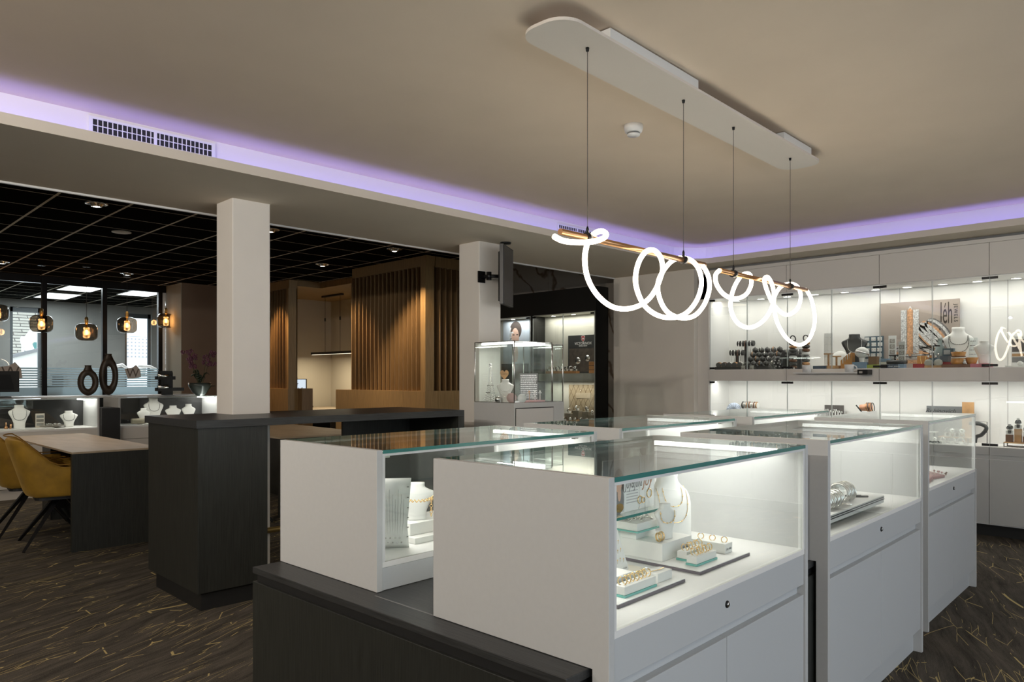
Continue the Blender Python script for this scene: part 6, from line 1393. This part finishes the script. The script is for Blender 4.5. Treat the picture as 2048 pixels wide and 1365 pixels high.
book('flat grey box under the glass bottle', on(1870, YB), on(1890, YB), YB - 0.02, N, 0.0595, 0.11, M_navy)
te = thing('black_t_stand', 'black T earring stand with dangling silver pieces', 'earring stand', (on(1867, 7.28), 7.28, N)); MB().box(-0.05, 0.05, -0.01, 0.01, 0.19, 0.20).build('bar', M_blackmetal, te); MB().tube([(0, 0, 0), (0, 0, 0.19)], 0.004, 8).build('post', M_blackmetal, te); MB().lathe([(0.03, 0), (0.03, 0.006)], 18).build('foot', M_blackmetal, te)
s_ = MB()
for i in range(5): s_.ball((-0.04 + 0.02 * i, -0.003, 0.10 + 0.02 * (i % 3)), 0.009, 8, 5)
s_.build('pendants', M_silver, te)
pc = thing('photo_box', 'small dark photo box with a pale print on a grey box', 'box', (on(1885, 7.27), 7.27, N + 0.105)); MB().box(0, 0.085, 0, 0.05, 0, 0.065).build('box', M_petrol, pc); MB().box(0.01, 0.06, -0.001, -0.0001, 0.012, 0.052).build('print', mat('print_pale', (0.45, 0.48, 0.50), 0.6), pc)
book('grey blue box carrying the dark photo box', on(1880, 7.27), on(1898, 7.27), 7.265, N + 0.052, 0.052, 0.06, mat('grey_blue', (0.10, 0.13, 0.17), 0.5))
book('bright red box with white print', on(1878, 7.28), on(1904, 7.28), 7.277, N, 0.050, 0.06, M_red)
bust('white bust with two dark bead necklaces, at the poster edge', (on(1916, YB), YB + 0.02, N), math.radians(20), 0.36, 0.82, M_leather, ((0.30, 0.22, 'dark'), (0.34, 0.40, 'dark')))
hv = thing('hourglass_stand', 'orange wooden hourglass form with leather bracelets round its waist', 'bracelet stand', (on(1917, 7.21), 7.21, N + 0.028)); MB().lathe([(0.055, 0), (0.060, 0.02), (0.050, 0.05), (0.046, 0.065), (0.058, 0.105), (0.052, 0.108)], 24).build('form', mat('orange_wood', (0.55, 0.25, 0.06), 0.4), hv)
for z in (0.055, 0.068): MB().torus((0, 0, z), 0.050, 0.005, (0, 0, 1), 24, 6).build('bracelet', M_brownleather if z > 0.06 else M_paperw, hv)
one('cone_stand', MB().lathe([(0.022, 0), (0.052, 0.085), (0.040, 0.086)], 24), mat('orange_wood', (0.55, 0.25, 0.06), 0.4), 'small flared orange wooden cone right of the hourglass form', 'ring cone', (on(1943, 7.25), 7.25, N + 0.0))
book('long thin dark tray under the wooden forms', on(1884, 7.165), on(1940, 7.165), 7.155, N, 0.027, 0.12, M_brownleather)
one('ring_figure', MB().ball((0, 0, 0.014), 0.014, 10, 6).ball((0, 0, 0.034), 0.009, 10, 6), M_white, 'small white ring figure on the thin dark tray', 'ring holder', (on(1929, 7.17), 7.17, N + 0.0275))
card_board('clear_earring_board', 'clear board with dark and silver studs beside the white bust', 1937, 1955, 676, 0, YB, M_acryl, 6, 3, M_blackmetal, thick=0.004)
book('pair of pink books at the niche front', on(1941, 7.18), on(1981, 7.18), 7.165, N, 0.030, 0.10, M_rose)
bust('small round white bust with a thin dark chain over the pink books', (on(1968, 7.30), 7.30, N + 0.032), math.radians(15), 0.20, 1.0, M_leather, ((0.3, 0.40, 'silver'),))
book('second pair of pink books under the small bust', on(1960, 7.30), on(1978, 7.30), 7.275, N, 0.030, 0.08, M_rose)
pc2 = thing('portrait_card', 'tall card with a dark portrait print at the photo edge', 'card', (on(2023, YB), YB, N)); MB().box(0, 0.22, 0, 0.01, 0, 0.26).build('card', M_paperw, pc2); MB().box(0.004, 0.12, -0.001, -0.0001, 0.13, 0.235).build('print', mat('print_dark', (0.10, 0.09, 0.09), 0.6), pc2); MB().box(0.004, 0.12, -0.001, -0.0001, 0.09, 0.115).build('print', M_wood, pc2); MB().box(0.004, 0.12, -0.001, -0.0001, 0.04, 0.085).build('print', M_inkgrey, pc2)
one('pearl_tray', MB().box(-0.10, 0.10, -0.04, 0.04, 0, 0.012).ball((0, 0, 0.03), 0.02, 10, 6), M_leather, 'flat white tray with a pearl ball before the portrait card', 'tray', (on(2040, 7.22), 7.22, N))

# ================================================================== LOWER NICHE
Nl = N0 + 0.0008
def stand(px, row_b, y, m=M_acryl): return nz(px, row_b, y) - Nl
h_ = stand(1468, 823, YB)
fs = thing('shell_fan', 'pale blue ribbed shell shaped ornament on a clear stand', 'ornament', (on(1468, YB), YB, Nl)); MB().box(-0.06, 0.06, -0.03, 0.03, 0, h_).build('stand', M_acryl, fs)
fb_ = MB()
for i in range(13): a = math.pi * (i + 0.5) / 13; fb_.tube([(0, 0, h_ + 0.008), (0.085 * math.cos(a), 0, h_ + 0.008 + 0.085 * math.sin(a))], [0.005, 0.011], 8)
fb_.build('ribs', mat('pale_blue', (0.55, 0.62, 0.75), 0.5), fs)
h_ = stand(1500, 819, YB); wl = thing('bracelet_roll_stand', 'row of brown and black bracelets on a raised bar in the lower niche', 'bracelet stand', (on(1484, YB), YB, Nl)); wW = on(1516, YB) - on(1484, YB)
MB().box(wW / 2 - 0.03, wW / 2 + 0.03, -0.03, 0.03, 0, h_).build('stand', M_acryl, wl); MB().tube([(0, 0, h_ + 0.042), (wW, 0, h_ + 0.042)], 0.030, 14).build('bar', M_leather, wl)
for i in range(7): MB().torus((0.012 + (wW - 0.024) * i / 6, 0, h_ + 0.042), 0.034, 0.007, (1, 0.1, 0), 20, 6).build('bracelet', (M_blackleather, M_steel, M_copper, M_brownleather, M_steel, M_brownleather, M_copper)[i], wl)
tp = thing('tool_picture', 'dark framed picture of white tools in the lower niche', 'picture', (on(1649, YBk - 0.06), YBk - 0.06, Nl)); wP = on(1687, YBk - 0.06) - on(1649, YBk - 0.06); hP = nz(1668, 811, YBk - 0.06) - Nl
MB().box(0, wP, 0, 0.012, 0, hP).build('board', mat('picture_dark', (0.10, 0.09, 0.085), 0.6), tp)
tl = MB()
for i in range(6): x = 0.025 + (wP - 0.05) * i / 5; tl.box(x - 0.005, x + 0.005, -0.002, -0.0003, hP - 0.20, hP - 0.04 - 0.01 * (i % 3)); tl.box(x - 0.014, x + 0.014, -0.002, -0.0003, hP - 0.055 - 0.01 * (i % 3), hP - 0.04 - 0.01 * (i % 3))
tl.build('printed_tools', M_paperw, tp)
h_ = stand(1732, 824, YB); ck = thing('copper_roll', 'copper coloured roll with black bracelets at its end', 'bracelet stand', (on(1716, YB), YB, Nl)); wK = on(1747, YB) - on(1716, YB)
MB().box(wK / 2 - 0.03, wK / 2 + 0.03, -0.03, 0.03, 0, h_).build('stand', M_acryl, ck); MB().tube([(0.02, 0, h_ + 0.035), (wK - 0.02, 0, h_ + 0.045)], [0.030, 0.040], 18).build('roll', mat('copper_paper', (0.66, 0.33, 0.20), 0.45), ck)
for i in range(4): MB().torus((wK * 0.62 + 0.016 * i, 0, h_ + 0.045), 0.042, 0.004, (1, 0, 0.15), 22, 6).build('bracelet', M_blackleather if i % 2 else M_copper, ck)
MB().tube([(-0.01, -0.02, h_ + 0.06), (0.045, -0.04, h_ + 0.003)], 0.006, 8).build('pen', M_blackmetal, ck)
gsn = thing('name_sign', 'grey sign with thin black script leaning at the niche back', 'sign', (on(1853, YBk - 0.04), YBk - 0.04, Nl)); wG = on(1940, YBk - 0.04) - on(1853, YBk - 0.04); hG = nz(1890, 813, YBk - 0.04) - Nl
MB().box(0, wG, 0, 0.012, 0, hG).build('board', mat('sign_grey', (0.17, 0.18, 0.19), 0.5), gsn); text('lettering', 'Robinovich', 0.055, M_ink, gsn, (wG * 0.32, -0.0006, hG - 0.045), FACE_NEGY, shear=0.4, ext=0.0004)
def wire_table(label, px0, px1, rt_, y, top_m, d=0.10):
    x0, x1 = on(px0, y), on(px1, y); h_ = nz((px0 + px1) / 2, rt_, y) - Nl; w_ = x1 - x0
    t = thing('wire_table', label, 'display table', (x0, y, Nl), 0); f = MB()
    for (a, b_) in ((0, 0), (w_, 0), (w_, d), (0, d)): f.box(a - 0.003, a + 0.003, b_ - 0.003, b_ + 0.003, 0, h_ - 0.0085)
    f.box(0, w_, -0.003, 0.003, 0, 0.005); f.box(0, w_, d - 0.003, d + 0.003, 0, 0.005); f.build('frame', M_blackmetal, t); MB().box(-0.004, w_ + 0.004, -0.004, d + 0.004, h_ - 0.008, h_).build('top', top_m, t); return x0, x1, h_
x0, x1, h1 = wire_table('wide low wire framed wooden table of watches in the lower niche', 1877, 1936, 875, 7.28, M_wood, 0.14)
for i in range(4): watch('watch standing on the wide low wooden table', (x0 + 0.06 + (x1 - x0 - 0.12) * i / 3, 7.33, Nl + h1 + 0.0008), 0.3, 1.2, M_steel if i % 2 else M_greyleather, M_paperw if i % 2 else M_ink, 'watches on the wide wooden table')
wire_table('small wire framed table left of the wide wooden one', 1850, 1869, 864, 7.32, M_paperw)
for i in range(5): watch('watch lying in front of the wide wooden table', (on(1850 + 18 * i, 7.20), 7.20, Nl), 0.5 * i, 0.9, M_steel, M_paperw if i % 2 else M_ink, 'watches before the wide table')
one('oak_backdrop', MB().box(0, 0.09, 0, 0.02, 0, 0.36), M_wood, 'upright light wooden panel seen through the farthest aisle case', 'panel', (on(1921, 7.38), 7.43, Nl))
bc_ = thing('belt_display', 'black leather belt curled over a thin wire frame', 'belt stand', (on(1947, 7.24), 7.24, Nl)); wB = 0.10
MB().tube([(wB, 0, 0), (wB, 0, 0.20), (0, 0, 0.20)], 0.003, 6).build('frame', M_blackmetal, bc_); MB().tube(catmull([(-0.03, 0, 0.185), (0.05, 0, 0.18), (0.095, 0, 0.15), (0.06, 0, 0.09), (0.02, 0, 0.07), (0.01, 0, 0.02)], 6), 0.016, 8).build('belt', M_blackleather, bc_)
x0, x1, h2 = wire_table('low wooden wire table of sports watches at the photo edge', 2008, 2062, 886, 7.23, M_wood, 0.12)
for i, (dx, hh) in enumerate(((0.03, 0.06), (0.09, 0.11), (0.15, 0.05), (0.22, 0.15), (0.28, 0.10))):
    if x0 + dx > x1: continue
    st_ = one('watch_riser', MB().box(-0.025, 0.025, -0.02, 0.02, 0, hh), M_wood if i % 2 else M_brownleather, 'small block under a round sports watch, %s from the table end' % ('first', 'second', 'third', 'fourth', 'fifth')[i], 'display block', (x0 + dx, 7.28, Nl + h2 + 0.0008))
    watch('round dark sports watch on its block at the photo edge', (x0 + dx, 7.28, Nl + h2 + 0.0012 + hh), 0.2, 1.3, M_blackleather, M_ink, 'sports watches at the photo edge')
# ================================================================== LEFT COUNTERS CONTENTS
ZL_ = 0.7558
def ly(px, x): return PX(px, 800, x).y
xx = XW - 0.30
RL = R90
bust('white bust with a dark beaded necklace in the left display counter', (xx, ly(39, xx), ZL_), RL, 0.27, 1.0, M_leather, ((0.32, 0.42, 'dark'),))
bust('low white bust with a dark necklace right of the beaded one', (xx, ly(138, xx), ZL_), RL, 0.19, 1.25, M_leather, ((0.32, 0.40, 'dark'),))
bust('larger white bust with a dark chain in the counter below the orchid', (xx, ly(308, xx), ZL_), RL, 0.32, 0.95, M_leather, ((0.28, 0.30, 'dark'),))
bust('white bust in the middle of the counter below the orchid', (xx, ly(347, xx), ZL_), RL, 0.22, 1.15, M_leather, ())
bust('white bust nearest the lit end of the counter below the orchid', (xx, ly(378, xx), ZL_), RL, 0.235, 0.95, M_leather, ())
bust('low white bust before the larger one in the counter below the orchid', (xx + 0.1, ly(288, xx + 0.1), ZL_), RL, 0.20, 1.0, M_leather, ())
cbd = thing('earring_card', 'beige card with three rows of grey patches beside the bust', 'earring card', (xx + 0.05, ly(88, xx + 0.05) - 0.04, ZL_)); MB().box(0, 0.006, -0.045, 0.045, 0, 0.17).build('card', mat('beige_card', (0.55, 0.50, 0.42), 0.6), cbd)
for z in (0.03, 0.075, 0.12): MB().box(0.0062, 0.008, -0.036, 0.036, z, z + 0.03).build('patch', M_silver, cbd)
pt_ = thing('jewel_platter', 'round grey platter heaped with silver jewellery', 'platter', (xx - 0.02, ly(101, xx - 0.02), ZL_)); MB().lathe([(0.06, 0), (0.15, 0.022), (0.145, 0.028), (0.05, 0.012), (1e-4, 0.012)], 28, cap=False).build('platter', mat('platter_grey', (0.25, 0.23, 0.20), 0.4), pt_)
s_ = MB(); rr_ = random.Random(6)
for i in range(22): s_.torus((rr_.uniform(-0.08, 0.08), rr_.uniform(-0.10, 0.10), 0.032 + rr_.random() * 0.012), 0.012, 0.003, (rr_.uniform(-1, 1), rr_.uniform(-1, 1), 1), 12, 5)
s_.build('jewels', M_silver, pt_)
one('ring_tray', MB().box(-0.06, 0.06, -0.35, 0.35, 0, 0.012), M_deck, 'long low white tray along the front of the left display counter', 'tray', (XW - 0.10, ly(55, XW - 0.1) - 0.1, ZL_))
one('flat_tray', MB().box(-0.10, 0.10, -0.12, 0.12, 0, 0.01), M_deck, 'flat white tray before the low busts below the orchid', 'tray', (XW - 0.14, ly(300, XW - 0.14), ZL_))
one('bracelet_roll', MB().tube([(0, -0.10, 0.035), (0, 0.06, 0.035)], 0.033, 16), mat('roll_beige', (0.42, 0.38, 0.28), 0.6), 'beige bracelet roll lying at the counter end below the orchid', 'bracelet roll', (XW - 0.14, ly(277, XW - 0.14) + 0.02, ZL_ + 0.0105))
one('ring_trio', MB().ball((0, 0, 0.02), 0.02, 8, 6).tube([(0, 0, 0.02), (0, 0, 0.08)], 0.008, 8).tube([(0.0, 0.04, 0.0), (0.0, 0.045, 0.06)], 0.01, 8), M_copper, 'small copper ring holders at the photo edge of the display counter', 'ring holder', (xx + 0.06, ly(12, xx + 0.06), ZL_ + 0.001))
